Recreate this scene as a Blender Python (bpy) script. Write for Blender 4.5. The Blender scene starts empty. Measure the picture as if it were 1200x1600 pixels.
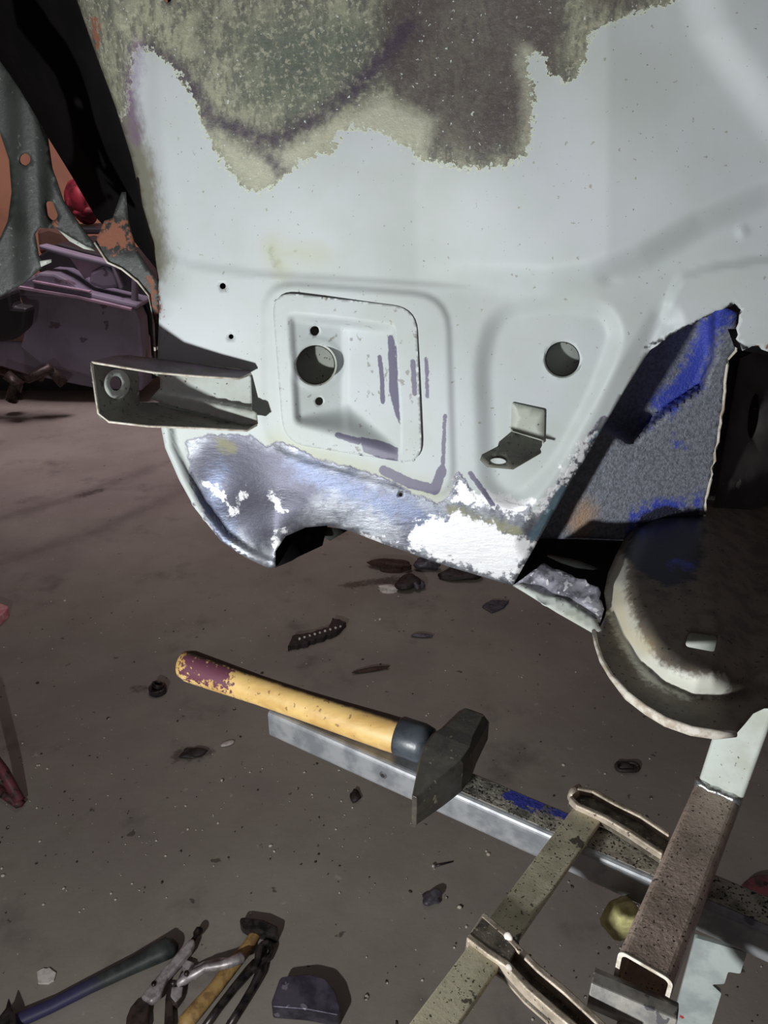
import bpy, bmesh, math, random
import numpy as np
from mathutils import Vector, Matrix
from mathutils.geometry import delaunay_2d_cdt
random.seed(7); np.random.seed(7)
S = bpy.context.scene; C = S.collection

# ------------------------------------------------------------------ camera, world, lights, exposure
F = 1150.0; PITCH = math.radians(25); CP, SP = math.cos(PITCH), math.sin(PITCH); CH = 1.3
cd = bpy.data.cameras.new('camera'); cam = bpy.data.objects.new('camera', cd); C.objects.link(cam)
cam.location = (0, 0, CH); cam.rotation_euler = (math.pi/2-PITCH, 0, 0)
cd.sensor_fit = 'HORIZONTAL'; cd.sensor_width = 36; cd.lens = 36*F/1200; cd.clip_start = .02
S.camera = cam
S.view_settings.view_transform = 'Standard'; S.view_settings.look = 'None'
S.view_settings.gamma = 1; S.view_settings.use_curve_mapping = False; S.view_settings.exposure = 0.0
w = bpy.data.worlds.new('world'); S.world = w; w.use_nodes = True
w.node_tree.nodes['Background'].inputs[0].default_value = (.90, .80, .84, 1)
w.node_tree.nodes['Background'].inputs[1].default_value = .085
def lamp(name, kind, loc, target, energy, color, size=.1, **kw):
    l = bpy.data.lights.new(name, kind); l.energy = energy; l.color = color
    if kind == 'AREA': l.shape = 'DISK'; l.size = size
    else: l.shadow_soft_size = size
    for k, v in kw.items(): setattr(l, k, v)
    o = bpy.data.objects.new(name, l); C.objects.link(o); o.location = loc
    o.rotation_euler = (Vector(target)-Vector(loc)).to_track_quat('-Z', 'Y').to_euler()
    return o
lamp('work_lamp', 'AREA', (-.52, -.16, .83), (.05, .8, 1.02), 14.2, (.96, .99, 1.0), .05)
lamp('fill_spot', 'SPOT', (-1.6, 4.0, 3.2), (-1.9, 5.2, .5), 270, (1, .84, .92), .5, spot_size=math.radians(125), spot_blend=.8)  # added fill, no visible source: brightens back wall, scrap car and far floor
lamp('fill_spot', 'SPOT', (-.3, 2.4, 2.9), (-.3, 2.3, 0), 42, (1, .88, .86), .5, spot_size=math.radians(56), spot_blend=1)  # added fill, no visible source: lifts the floor in the middle distance

# ------------------------------------------------------------------ pixel rays to places in the workshop
def ray(px, py):
    u = (np.asarray(px, float)-600)/F; v = (800-np.asarray(py, float))/F
    return u, CP+v*SP, v*CP-SP
def W(px, py, d):
    a, b, c = ray(px, py); return Vector((float(a*d), float(b*d), float(CH+c*d)))
def Z(px, py, z=0.0):
    a, b, c = ray(px, py); d = (z-CH)/c; return Vector((float(a*d), float(b*d), float(z)))
def Y(px, py, y):
    a, b, c = ray(px, py); d = y/b; return Vector((float(a*d), float(y), float(CH+c*d)))
def plane3(p, q, r):
    p, q, r = [W(*t) for t in (p, q, r)]; n = (q-p).cross(r-p); k = n.dot(p-Vector((0, 0, CH)))
    def f(px, py):
        a, b, c = ray(px, py); return k/(n.x*a+n.y*b+n.z*c)
    return f
def planeY(y0, b=0., c=0., zr=.86):
    def f(px, py):
        rx, ry, rz = ray(px, py); return (y0+c*(CH-zr))/(ry-b*rx-c*rz)
    return f
def planeZ(z):
    def f(px, py):
        rx, ry, rz = ray(px, py); return (z-CH)/rz
    return f

# ------------------------------------------------------------------ distance fields of outlines
def segdist(P, A, B):
    d = B-A; t = np.clip(((P-A)@d)/max(d@d, 1e-9), 0, 1); return np.linalg.norm(P-(A+t[:, None]*d), axis=1)
def linedist(P, pts):
    pts = np.array(pts, float); return np.min([segdist(P, pts[i], pts[i+1]) for i in range(len(pts)-1)], axis=0)
def inside(P, poly):
    poly = np.array(poly, float); r = np.zeros(len(P), bool); n = len(poly)
    for i in range(n):
        a, b = poly[i], poly[(i+1) % n]
        c = (a[1] > P[:, 1]) != (b[1] > P[:, 1])
        with np.errstate(divide='ignore', invalid='ignore'):
            x = (b[0]-a[0])*(P[:, 1]-a[1])/(b[1]-a[1])+a[0]
        r ^= c & (P[:, 0] < x)
    return r
def sdf(P, poly):
    d = linedist(P, list(poly)+[poly[0]]); return np.where(inside(P, poly), d, -d)
def sm(x, wd):
    t = np.clip((x+wd)/(2*wd), 0, 1); return t*t*(3-2*t)
def field(P, shapes):
    r = np.full(len(P), -1e3)
    for s in shapes:
        r = np.maximum(r, sdf(P, s[1]) if s[0] == 'poly' else s[2]-linedist(P, s[1]))
    return r
def circ(cx, cy, r, n=28, ry=None, rot=0):
    ry = ry or r; o = []
    for i in range(n):
        a = 2*math.pi*i/n; x, y = r*math.cos(a), ry*math.sin(a)
        o.append((cx+x*math.cos(rot)-y*math.sin(rot), cy+x*math.sin(rot)+y*math.cos(rot)))
    return o
def rounded(pts, rad, n=5):
    o = []
    for i in range(len(pts)):
        p = Vector(pts[i]); a = Vector(pts[i-1])-p; b = Vector(pts[(i+1) % len(pts)])-p
        r = min(rad, a.length*.45, b.length*.45); a = p+a.normalized()*r; b = p+b.normalized()*r
        for k in range(n+1):
            t = k/n; q = a*(1-t)**2+p*2*t*(1-t)+b*t*t; o.append((q.x, q.y))
    return o
def jag(pts, amp, step=6, seed=1, closed=True):
    rr = random.Random(seed); o = []; n = len(pts)
    for i in range(n if closed else n-1):
        a = Vector(pts[i]); b = Vector(pts[(i+1) % n]); k = max(1, int((b-a).length/step))
        for j in range(k):
            q = a.lerp(b, j/k)
            if j or closed: q = q+Vector((rr.uniform(-amp, amp), rr.uniform(-amp, amp)))
            o.append((q.x, q.y))
    if not closed: o.append(tuple(pts[-1]))
    return o

# ------------------------------------------------------------------ object helpers
def link(name, me, mat, parent=None, smooth=True):
    if mat: me.materials.append(mat)
    if smooth:
        for p in me.polygons: p.use_smooth = True
    o = bpy.data.objects.new(name, me); C.objects.link(o)
    if parent:
        o.parent = parent; o.matrix_parent_inverse = Matrix.Translation(parent.location).inverted()
    return o
def tag(o, label, cat, group=None, kind=None):
    o['label'] = label; o['category'] = cat
    if group: o['group'] = group
    if kind: o['kind'] = kind
    return o
def thing(name, loc, label, cat, group=None):
    o = bpy.data.objects.new(name, None); C.objects.link(o); o.location = loc; o.empty_display_size = .05
    return tag(o, label, cat, group)
def solid(o, t, offset=-1):
    m = o.modifiers.new('solidify', 'SOLIDIFY'); m.thickness = t; m.offset = offset; m.use_even_offset = False
def bevel(o, wd, seg=2):
    m = o.modifiers.new('bevel', 'BEVEL'); m.width = wd; m.segments = seg; m.limit_method = 'ANGLE'; m.angle_limit = .6
    return o
def sheet(name, outline, depth, mat, parent=None, holes=(), step=None, thick=.0015, attrs=None, fine=(), smooth=True):
    """a piece of sheet metal: its outline, its surface and its thickness"""
    loops = [list(outline)]+[list(h) for h in holes]
    vs, es = [], []
    for L in loops:
        L2 = []
        for i in range(len(L)):
            a = Vector(L[i]); b = Vector(L[(i+1) % len(L)]); k = max(1, int((b-a).length/(step or 25)))
            for j in range(k): L2.append(a.lerp(b, j/k))
        s = len(vs); vs += L2; es += [(s+i, s+(i+1) % len(L2)) for i in range(len(L2))]
    P0 = np.array(outline, float)
    def grid(x0, x1, y0, y1, st, poly=None):
        gx, gy = np.meshgrid(np.arange(float(x0), x1, st), np.arange(float(y0), y1, st)); gx[::2] += st/2
        G = np.stack([gx.ravel(), gy.ravel()], 1)
        G = G[sdf(G, outline) > st*.5]
        for h in holes: G = G[sdf(G, h) < -st*.5]
        return G
    if step:
        G = grid(P0[:, 0].min(), P0[:, 0].max(), P0[:, 1].min(), P0[:, 1].max(), step)
        for (x0, y0, x1, y1, st) in fine:
            G = G[~((G[:, 0] > x0) & (G[:, 0] < x1) & (G[:, 1] > y0) & (G[:, 1] < y1))]
            G = np.concatenate([G, grid(x0, x1, y0, y1, st)])
        vs += [Vector(p) for p in G]
    r = delaunay_2d_cdt(vs, es, [], 0, 1e-5)
    V = np.array([(p.x, p.y) for p in r[0]]); T = np.array([f for f in r[2] if len(f) == 3])
    cen = V[T].mean(1); keep = inside(cen, outline)
    for h in holes: keep &= ~inside(cen, h)
    T = T[keep]; D = depth(V[:, 0], V[:, 1]); a, b, c = ray(V[:, 0], V[:, 1])
    X = np.stack([a*D, b*D, CH+c*D], 1)
    # faces look at the side the lamp is on
    t0 = X[T[0]]; n = np.cross(t0[1]-t0[0], t0[2]-t0[0])
    if n@(np.array([0, 0, CH])-t0[0]) < 0: T = T[:, ::-1]
    used = np.unique(T); rem = -np.ones(len(V), int); rem[used] = np.arange(len(used)); T = rem[T]; X = X[used]; V = V[used]
    me = bpy.data.meshes.new(name); me.from_pydata(X.tolist(), [], T.tolist()); me.update()
    for k, sh in (attrs or {}).items():
        at = me.attributes.new(k, 'FLOAT', 'POINT')
        at.data.foreach_set('value', (np.clip(field(V, sh)/40, -3, 3)+5).astype(np.float32))
    o = link(name, me, mat, parent, smooth)
    if thick: solid(o, thick)
    return o
def slab(name, pts, z, h, mat, parent=None, bev=.001, seg=2, pt=None):
    """flat solid with top face outline at height z+h, given as floor points"""
    pt = pt or (lambda p: Z(p[0], p[1], z+h))
    top = [pt(p) for p in pts]; n = len(top)
    vs = [Vector((p.x, p.y, z+h)) for p in top]+[Vector((p.x, p.y, z)) for p in top]
    area = sum(top[i].x*top[(i+1) % n].y-top[(i+1) % n].x*top[i].y for i in range(n))
    idx = list(range(n)) if area > 0 else list(range(n))[::-1]
    fs = [idx, [i+n for i in idx[::-1]]]+[[idx[i], idx[i]+n, idx[(i+1) % n]+n, idx[(i+1) % n]] for i in range(n)]
    me = bpy.data.meshes.new(name); me.from_pydata(vs, [], fs); me.update()
    o = link(name, me, mat, parent, False)
    if bev: bevel(o, bev, seg)
    return o
def prof(name, section, p0, p1, mat, parent=None, up=(0, 0, 1), bev=0, hole=None, closed=True, smooth=False):
    """sweep a section (side, up) from p0 to p1; hole = inner section of a tube"""
    p0, p1 = Vector(p0), Vector(p1); d = (p1-p0).normalized(); s = d.cross(Vector(up)).normalized(); u = s.cross(d)
    bm = bmesh.new(); mk = lambda sec, p: [bm.verts.new(p+s*x+u*y) for x, y in sec]
    A, B = mk(section, p0), mk(section, p1); n = len(A)
    for i in range(n): bm.faces.new((A[i], B[i], B[(i+1) % n], A[(i+1) % n]))
    if hole:
        a, b = mk(hole, p0), mk(hole, p1)
        for i in range(n):
            j = (i+1) % n
            bm.faces.new((a[i], a[j], b[j], b[i])); bm.faces.new((A[i], A[j], a[j], a[i])); bm.faces.new((B[j], B[i], b[i], b[j]))
    elif closed:
        bm.faces.new(A); bm.faces.new(B[::-1])
    bmesh.ops.recalc_face_normals(bm, faces=bm.faces)
    me = bpy.data.meshes.new(name); bm.to_mesh(me); bm.free()
    o = link(name, me, mat, parent, smooth)
    if bev: bevel(o, bev)
    return o
def rrect(wd, h, r, n=4, ox=0, oy=0):
    o = []
    for cx, cy, a0 in ((wd/2-r, h/2-r, 0), (-wd/2+r, h/2-r, 90), (-wd/2+r, -h/2+r, 180), (wd/2-r, -h/2+r, 270)):
        for k in range(n+1):
            a = math.radians(a0+90*k/n); o.append((cx+r*math.cos(a)+ox, cy+r*math.sin(a)+oy))
    return o
def loft(name, stations, mat, parent=None, n=20, up=(0, 0, 1), smooth=True, sub=0):
    """rounded body through stations (point, half width, half height)"""
    bm = bmesh.new(); rings = []; up = Vector(up)
    for i, (p, a, b) in enumerate(stations):
        q0 = stations[max(i-1, 0)][0]; q1 = stations[min(i+1, len(stations)-1)][0]
        d = (q1-q0).normalized(); s = d.cross(up).normalized(); u = s.cross(d)
        rings.append([bm.verts.new(p+s*a*math.cos(t)+u*b*math.sin(t)) for t in [2*math.pi*k/n for k in range(n)]])
    for A, B in zip(rings, rings[1:]):
        for k in range(n): bm.faces.new((A[k], A[(k+1) % n], B[(k+1) % n], B[k]))
    bm.faces.new(rings[0][::-1]); bm.faces.new(rings[-1])
    bmesh.ops.recalc_face_normals(bm, faces=bm.faces)
    me = bpy.data.meshes.new(name); bm.to_mesh(me); bm.free()
    return link(name, me, mat, parent, smooth)
def lump(name, p, r, mat, parent=None, squash=(1, 1, 1), rough=.25, seed=0, sub=3, rot=0):
    rr = random.Random(seed); bm = bmesh.new(); bmesh.ops.create_icosphere(bm, subdivisions=sub, radius=1)
    ks = [(Vector((rr.uniform(-1, 1), rr.uniform(-1, 1), rr.uniform(-1, 1))).normalized()*rr.uniform(2, 6), rr.uniform(0, 6)) for _ in range(7)]
    R = Matrix.Rotation(rot, 3, 'Z')
    for v in bm.verts:
        f = 1+rough*sum(math.sin(v.co.dot(k)+ph) for k, ph in ks)/3.5
        v.co = R @ Vector([v.co[i]*f*r*squash[i] for i in range(3)])
        v.co += Vector(p)
    me = bpy.data.meshes.new(name); bm.to_mesh(me); bm.free()
    return link(name, me, mat, parent, True)

# ------------------------------------------------------------------ materials
def srgb(*c):
    return tuple(((x/255)/12.92 if x <= 10 else ((x/255+.055)/1.055)**2.4) for x in c)+(1,)
class Mat:
    def __init__(s, name, col, rough=.6, metal=0., spec=.5):
        s.m = bpy.data.materials.new(name); s.m.use_nodes = True; s.t = s.m.node_tree; s.N = s.t.nodes
        s.b = s.N['Principled BSDF']; s.tc = s.N.new('ShaderNodeTexCoord'); s.b.inputs['Specular IOR Level'].default_value = spec
        s.col, s.rough, s.metal = col, rough, metal; s.bumps = []
    def put(s, inp, v):
        if isinstance(v, bpy.types.NodeSocket): s.t.links.new(v, inp)
        else: inp.default_value = v
    def noise(s, scale, detail=5, rough=.6, stretch=None, off=0, dist=0):
        n = s.N.new('ShaderNodeTexNoise'); n.inputs['Scale'].default_value = scale; n.inputs['Detail'].default_value = detail
        n.inputs['Roughness'].default_value = rough; n.inputs['Distortion'].default_value = dist
        mp = s.N.new('ShaderNodeMapping'); mp.inputs['Location'].default_value = (off, off*.7, off*1.3)
        if stretch: mp.inputs['Scale'].default_value = stretch[:3]; 
        if stretch and len(stretch) > 3: mp.inputs['Rotation'].default_value = stretch[3]
        s.t.links.new(s.tc.outputs['Object'], mp.inputs[0]); s.t.links.new(mp.outputs[0], n.inputs['Vector'])
        return n.outputs['Fac']
    def vor(s, scale, off=0):
        n = s.N.new('ShaderNodeTexVoronoi'); n.inputs['Scale'].default_value = scale
        mp = s.N.new('ShaderNodeMapping'); mp.inputs['Location'].default_value = (off, off, off)
        s.t.links.new(s.tc.outputs['Object'], mp.inputs[0]); s.t.links.new(mp.outputs[0], n.inputs['Vector']); return n.outputs['Distance']
    def attr(s, name):
        n = s.N.new('ShaderNodeAttribute'); n.attribute_name = name; return s.math('SUBTRACT', n.outputs['Fac'], 5.)
    def math(s, op, a, b=0.):
        n = s.N.new('ShaderNodeMath'); n.operation = op; s.put(n.inputs[0], a); s.put(n.inputs[1], b); return n.outputs[0]
    def step(s, v, lo, hi, a=0., b=1.):
        n = s.N.new('ShaderNodeMapRange'); n.interpolation_type = 'SMOOTHSTEP'; s.put(n.inputs[0], v)
        n.inputs[1].default_value = lo; n.inputs[2].default_value = hi; n.inputs[3].default_value = a; n.inputs[4].default_value = b
        return n.outputs[0]
    def mixc(s, f, a, b):
        n = s.N.new('ShaderNodeMix'); n.data_type = 'RGBA'; s.put(n.inputs[0], f); s.put(n.inputs[6], a); s.put(n.inputs[7], b); return n.outputs[2]
    def mixf(s, f, a, b):
        n = s.N.new('ShaderNodeMix'); s.put(n.inputs[0], f); s.put(n.inputs[2], a); s.put(n.inputs[3], b); return n.outputs[0]
    def layer(s, fac, col=None, rough=None, metal=None):
        if col is not None: s.col = s.mixc(fac, s.col, col)
        if rough is not None: s.rough = s.mixf(fac, s.rough, rough)
        if metal is not None: s.metal = s.mixf(fac, s.metal, metal)
        return s
    def mask(s, name, scale=120, amp=.6, edge=.05, off=0, bias=0., detail=6, stretch=None):
        n = s.noise(scale, detail, .65, stretch, off)
        v = s.math('ADD', s.attr(name), s.math('MULTIPLY', s.math('SUBTRACT', n, .5), amp*2)); return s.step(v, bias-edge, bias+edge)
    def var(s, col, scale, lo=.4, hi=.65, amt=1., **k):
        n = s.step(s.noise(scale, **k), lo, hi, 0, amt); return s.layer(n, col)
    def spots(s, col, scale, thr=.66, edge=.02, rough=None, amt=1., off=3, **k):
        return s.layer(s.step(s.noise(scale, 3, .5, off=off, **k), thr, thr+edge, 0, amt), col, rough)
    def bump(s, h, strength=.2, dist=.001):
        s.bumps.append((h, strength, dist)); return s
    def done(s):
        s.put(s.b.inputs['Base Color'], s.col); s.put(s.b.inputs['Roughness'], s.rough); s.put(s.b.inputs['Metallic'], s.metal)
        prev = None
        for h, st, di in s.bumps:
            n = s.N.new('ShaderNodeBump'); n.inputs['Strength'].default_value = st; n.inputs['Distance'].default_value = di
            s.put(n.inputs['Height'], h)
            if prev: s.t.links.new(prev, n.inputs['Normal'])
            prev = n.outputs[0]
        if prev: s.t.links.new(prev, s.b.inputs['Normal'])
        return s.m
def simple(name, col, rough=.6, metal=0., var=None, vs=25, spot=None, ss=150, thr=.64, bump=.15, bs=300, spec=.5):
    m = Mat(name, col, rough, metal, spec)
    if var: m.var(var, vs)
    if spot: m.spots(spot, ss, thr)
    if bump: m.bump(m.noise(bs, 4), bump, .001)
    return m.done()

PRIMER = srgb(197, 202, 204)
def primer_specks(m, sc=1.):
    m.var(srgb(186, 193, 187), 9, .35, .7, .8)
    m.spots(srgb(150, 147, 128), 160*sc, .70, .03, amt=.7)
    m.spots(srgb(70, 66, 60), 330, .735, .01, off=11, amt=.9)
def steel_layer(m, fac, dark=srgb(104, 107, 116), lite=srgb(166, 169, 176), off=0):
    n = m.step(m.noise(30, 6, .7, off=off), .35, .62)
    m.layer(fac, m.mixc(n, dark, lite)); 
    m.layer(fac, None, m.step(m.noise(45, 5, .6, off=off+5), .3, .7, .40, .60), .7)

# apron
A = Mat('primer_sheet_metal', PRIMER, .55)
primer_specks(A)
A.layer(A.mask('dirty', 60, .5, .35, off=2), srgb(128, 126, 112), .6)
A.layer(A.mask('haze', 25, .25, .7, off=5), srgb(184, 188, 160))
# undercoating
st = A.mask('stain', 190, .55, .03, off=1, detail=3)
rim = A.mask('stain', 190, .62, .03, off=1, bias=-.09, detail=3)
A.layer(A.math('MULTIPLY', rim, .9), srgb(205, 212, 190))
n1 = A.step(A.noise(14, 7, .7, stretch=(1, 1, .55), off=4), .36, .60)
sc = A.mixc(n1, srgb(112, 112, 100), srgb(164, 164, 140))
sc = A.mixc(A.step(A.noise(75, 7, .75, stretch=(1.3, 1, .6), off=8), .44, .60, 0, .75), sc, srgb(92, 94, 88))
sc = A.mixc(A.math('MULTIPLY', A.mask('green', 60, .6, .9, off=6), .55), sc, srgb(100, 110, 98))
sc = A.mixc(A.step(A.noise(190, 5, .7, off=18), .52, .62, 0, .7), sc, srgb(182, 180, 158))
sc = A.mixc(A.math('MULTIPLY', A.mask('murky', 75, 1.0, .7, off=9, stretch=(1.3, 1, .5)), .8), sc, srgb(86, 76, 76))
sc = A.mixc(A.math('MULTIPLY', A.mask('cream', 70, .5, .5, off=12), .85), sc, srgb(190, 190, 168))
sc = A.mixc(A.math('MULTIPLY', A.mask('violet', 110, .6, .35, off=3), .85), sc, srgb(72, 60, 76))
sc = A.mixc(A.step(A.noise(260, 3, .5, off=30), .69, .72), sc, srgb(205, 215, 212))
A.layer(st, sc, .5)
A.layer(A.math('MULTIPLY', A.mask('purple', 120, .6, .5, off=7), .85), srgb(122, 92, 134))
# bare ground steel
sf = A.mask('steel', 70, .28, .05, off=2)
A.layer(A.mask('steel', 70, .28, .05, off=2, bias=-.04), srgb(128, 126, 140), .5)
steel_layer(A, sf)
A.layer(A.math('MULTIPLY', sf, A.mask('grey_steel', 60, .8, .5, off=4)), srgb(104, 104, 116), .5)  # steel toned greyer and darker, mostly over the left scoop
A.layer(A.math('MULTIPLY', sf, A.mask('blue', 80, .9, .5, off=4)), srgb(118, 126, 150), .45)
A.layer(A.math('MULTIPLY', A.mask('greened', 90, .4, .2, off=14), .8), srgb(140, 138, 104), .6, 0.)
A.layer(A.mask('white', 90, .9, .10, off=15), srgb(250, 250, 252), .42, .35)  # blown-out lamp glare on the steel put into the colour
A.layer(A.mask('scuff', 160, .07, .02, off=6), srgb(112, 110, 128), .5)
A.layer(A.math('MULTIPLY', A.mask('marker', 300, .08, .03), .75), srgb(96, 126, 142), .5)
A.layer(A.mask('rust', 160, .5, .08, off=2), srgb(140, 92, 74), .8)
A.layer(A.mask('dark', 200, .10, .04), srgb(40, 40, 44), .6)
A.bump(A.math('MULTIPLY', sf, A.noise(90, 7, .7, stretch=(.5, 1, 1.6, (0, .5, 0)))), .5, .002)
A.bump(A.math('MULTIPLY', st, A.noise(140, 6, .7)), .45, .003)
A.bump(A.noise(22, 3), .10, .003)
M_APRON = A.done()
def primer(name='primer_paint', dirt=.64):
    m = Mat(name, PRIMER, .55); primer_specks(m); m.spots(srgb(120, 112, 96), 90, dirt, .05, amt=.6, off=9)
    m.layer(m.mask('scuff', 160, .06, .02, off=6), srgb(112, 110, 128), .45)
    m.bump(m.noise(250, 3), .06); return m.done()
M_PLATE = primer('primer_plate')
M_PRIMER = simple('primer_flange', srgb(196, 202, 196), .55, 0, srgb(176, 180, 168), 14, srgb(96, 90, 78), 220, .68)
M_OLIVE = simple('shaded_olive_primer', srgb(120, 120, 108), .6, 0, srgb(98, 98, 90), 30, srgb(60, 58, 50), 180, .63)  # shade on tongue, lower flange and end plate put into the colour
M_FRAME = Mat('grey_green_frame_paint', srgb(54, 57, 54), .55)
M_FRAME.var(srgb(36, 38, 36), 14).layer(M_FRAME.mask('rust', 110, 1.1, .1), srgb(134, 86, 66), .85).spots(srgb(84, 88, 84), 160, .68, .03)
M_FRAME = M_FRAME.bump(M_FRAME.noise(180, 5), .3, .002).done()
M_BLACK = simple('black_coat_and_shade', srgb(11, 10, 11), .8, 0, srgb(16, 14, 15), 20, bump=.1, spec=.1)  # near-black; on the side panel the missing light is put into the colour
M_EDGE = simple('bare_and_lit_edge', srgb(214, 208, 196), .6, 0, srgb(170, 156, 138), 90)
M_TORN = simple('torn_steel', srgb(176, 176, 186), .42, .35, srgb(90, 90, 98), 60, srgb(230, 230, 235), 90, .6, .5, 160)
c_ = Mat('textured_cavity_coating', srgb(128, 132, 142), .42)
c_.var(srgb(96, 98, 106), 220, .42, .6, .8).layer(c_.mask('blue', 90, .8, .25), srgb(58, 72, 168), .5)
c_.layer(c_.math('MULTIPLY', c_.mask('brown', 90, .3, .5), .8), srgb(176, 140, 104), .6).layer(c_.mask('black', 90, .3, .1), srgb(28, 30, 46), .5)
M_CAV = c_.bump(c_.noise(330, 3), .9, .002).done()
t_ = Mat('brown_dusty_sheet', srgb(108, 99, 88), .6)
t_.var(srgb(84, 76, 67), 40).spots(srgb(30, 26, 24), 230, .66, .02).layer(t_.mask('pale', 160, .4, .2), srgb(206, 206, 194), .5)  # pale layer paints in the lamp-lit rounding of the tray bump
t_.layer(t_.math('MULTIPLY', t_.mask('yellowed', 30, .3, .6), .5), srgb(200, 178, 120)).layer(t_.mask('black', 80, .5, .15), srgb(26, 26, 38), .4)
t_.layer(t_.mask('blue', 110, .5, .2), srgb(64, 78, 176), .45)
M_TRAY = t_.bump(t_.noise(160, 4), .25, .001).done()
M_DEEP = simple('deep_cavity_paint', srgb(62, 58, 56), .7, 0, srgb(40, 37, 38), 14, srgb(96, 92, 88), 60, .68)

def floor_mat():
    m = Mat('stained_concrete', srgb(148, 140, 130), .62)
    m.var(srgb(134, 125, 117), 2.2, .35, .65).var(srgb(132, 124, 112), 9, .5, .75, .5, off=3).var(srgb(84, 77, 70), 5, .56, .75, .55, off=7)
    m.spots(srgb(176, 166, 154), 38, .70, .03, off=5, amt=.55).spots(srgb(60, 50, 46), 30, .70, .03, off=15, amt=.7)
    m.spots(srgb(205, 198, 186), 110, .74, .01, off=25).spots(srgb(48, 42, 38), 75, .735, .02, off=35, amt=.8)
    m.layer(m.math('MULTIPLY', m.mask('track', 12, .8, .6), .5), srgb(78, 66, 62))
    m.layer(m.math('MULTIPLY', m.mask('stain_and_shadow', 60, .8, .3), .7), srgb(56, 46, 42), .4)
    m.bump(m.noise(40, 6), .25, .004).bump(m.noise(260, 4), .2, .001)
    return m.done()
M_FLOOR = floor_mat()
M_WALL = simple('terracotta_plaster', srgb(176, 128, 100), .9, 0, srgb(156, 110, 88), 2, bump=.2, bs=30)
M_GALV = Mat('galvanised_steel', srgb(162, 163, 165), .5, .55)
M_GALV.var(srgb(128, 130, 134), 30).spots(srgb(96, 98, 104), 26, .62, .04, off=2).spots(srgb(170, 140, 126), 9, .66, .05, off=9, amt=.6)
M_GALV = M_GALV.bump(M_GALV.noise(30, 5, .6, stretch=(1, 1, 1)), .15, .002).done()
M_GALV_TOP = Mat('spattered_steel', srgb(176, 170, 156), .5, .3)
M_GALV_TOP.var(srgb(108, 104, 94), 40).spots(srgb(36, 33, 30), 330, .58, .03, .8).spots(srgb(214, 214, 206), 170, .69, .02, off=8).layer(M_GALV_TOP.mask('blue', 110, .8, .08), srgb(58, 66, 160), .5)
M_GALV_TOP = M_GALV_TOP.bump(M_GALV_TOP.noise(220, 4), .6, .002).done()
m = Mat('weathered_tube_steel', srgb(192, 172, 158), .5, .1)
m.var(srgb(156, 138, 124), 22).spots(srgb(48, 40, 36), 400, .63, .03, .8).spots(srgb(190, 186, 176), 240, .68, .02, off=7).var(srgb(128, 124, 122), 9, .5, .7, off=4)
M_TUBE = m.bump(m.noise(200, 4), .5, .0015).done()
m = Mat('dull_brass_plated_bar', srgb(196, 188, 160), .5, .2)
m.var(srgb(166, 160, 134), 30).spots(srgb(52, 48, 40), 430, .63, .03, .7).spots(srgb(84, 80, 66), 60, .66, .03, off=4).layer(m.mask('blue', 120, .5, .05), srgb(60, 62, 140), .5)
M_CBAR = m.bump(m.noise(240, 4), .3, .001).done()
m = Mat('cast_clamp_metal', srgb(186, 172, 154), .5, .35)
m.var(srgb(140, 128, 112), 45).spots(srgb(60, 54, 48), 230, .66, .03)
M_CAST = m.bump(m.noise(180, 5), .5, .0015).done()
M_CASTG = simple('grey_cast_steel', srgb(150, 146, 138), .5, .3, srgb(112, 110, 108), 40, srgb(84, 82, 84), 60, .64)
M_CASTD = simple('dark_clamp_web', srgb(112, 104, 90), .6, .2, srgb(60, 55, 48), 60, srgb(150, 144, 128), 260, .64, .5, 260)  # darker metal for the sunken jaw webs and the jaw plate
m = Mat('worn_ash_wood', srgb(212, 178, 112), .48)
m.var(srgb(182, 142, 80), 30, .4, .65, .8, stretch=(.35, 1.4, 1)).var(srgb(222, 190, 130), 18, .52, .72, .6, off=4).spots(srgb(110, 84, 54), 120, .64, .04, off=9, amt=.7)
m.layer(m.mask('paint', 170, 2.2, .1), srgb(96, 50, 66), .6).layer(m.mask('grime', 60, .5, .3), srgb(58, 46, 36), .6)
M_WOOD = m.bump(m.noise(90, 5, stretch=(.3, 1.4, 1)), .25, .001).done()
m = Mat('forged_hammer_steel', srgb(84, 80, 73), .42, .4)
m.var(srgb(96, 92, 80), 60, .48, .62, .8).spots(srgb(150, 142, 122), 130, .66, .03).var(srgb(34, 33, 32), 20, .5, .65, .7, off=4)
M_FORGED = m.bump(m.noise(90, 5), .4, .0015).done()
M_SLEEVE = simple('black_rubber_sleeve', srgb(64, 70, 76), .38, 0, srgb(40, 44, 50), 40)
M_OLDWOOD = simple('old_tool_wood', srgb(176, 142, 86), .6, 0, srgb(132, 102, 62), 60)
M_TOOLDARK = simple('dark_tool_steel', srgb(74, 67, 66), .35, .6, srgb(34, 30, 32), 60)
M_TOOLCHROME = simple('satin_chrome', srgb(196, 188, 188), .45, .5, srgb(146, 136, 138), 60)
M_JAW = simple('browned_jaw_steel', srgb(72, 58, 52), .5, .3, srgb(42, 34, 32), 60)
M_DOLLY = simple('polished_dolly_steel', srgb(98, 92, 106), .35, .5, srgb(62, 58, 70), 25, srgb(140, 136, 146), 50, .68)
M_HOSE = Mat('dark_green_handle_paint', srgb(60, 66, 62), .5)
M_HOSE = M_HOSE.var(srgb(40, 44, 44), 30).layer(M_HOSE.mask('blue', 40, .5, .4), srgb(52, 50, 84)).bump(M_HOSE.noise(90), .2).done()
M_FLAKE = simple('white_filler', srgb(214, 206, 198), .7, 0, srgb(180, 172, 164), 90)
M_CARPAINT = simple('dusty_violet_car_paint', srgb(128, 121, 136), .5, 0, srgb(112, 105, 118), 4, srgb(92, 76, 88), 9, .64, .05)
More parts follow.
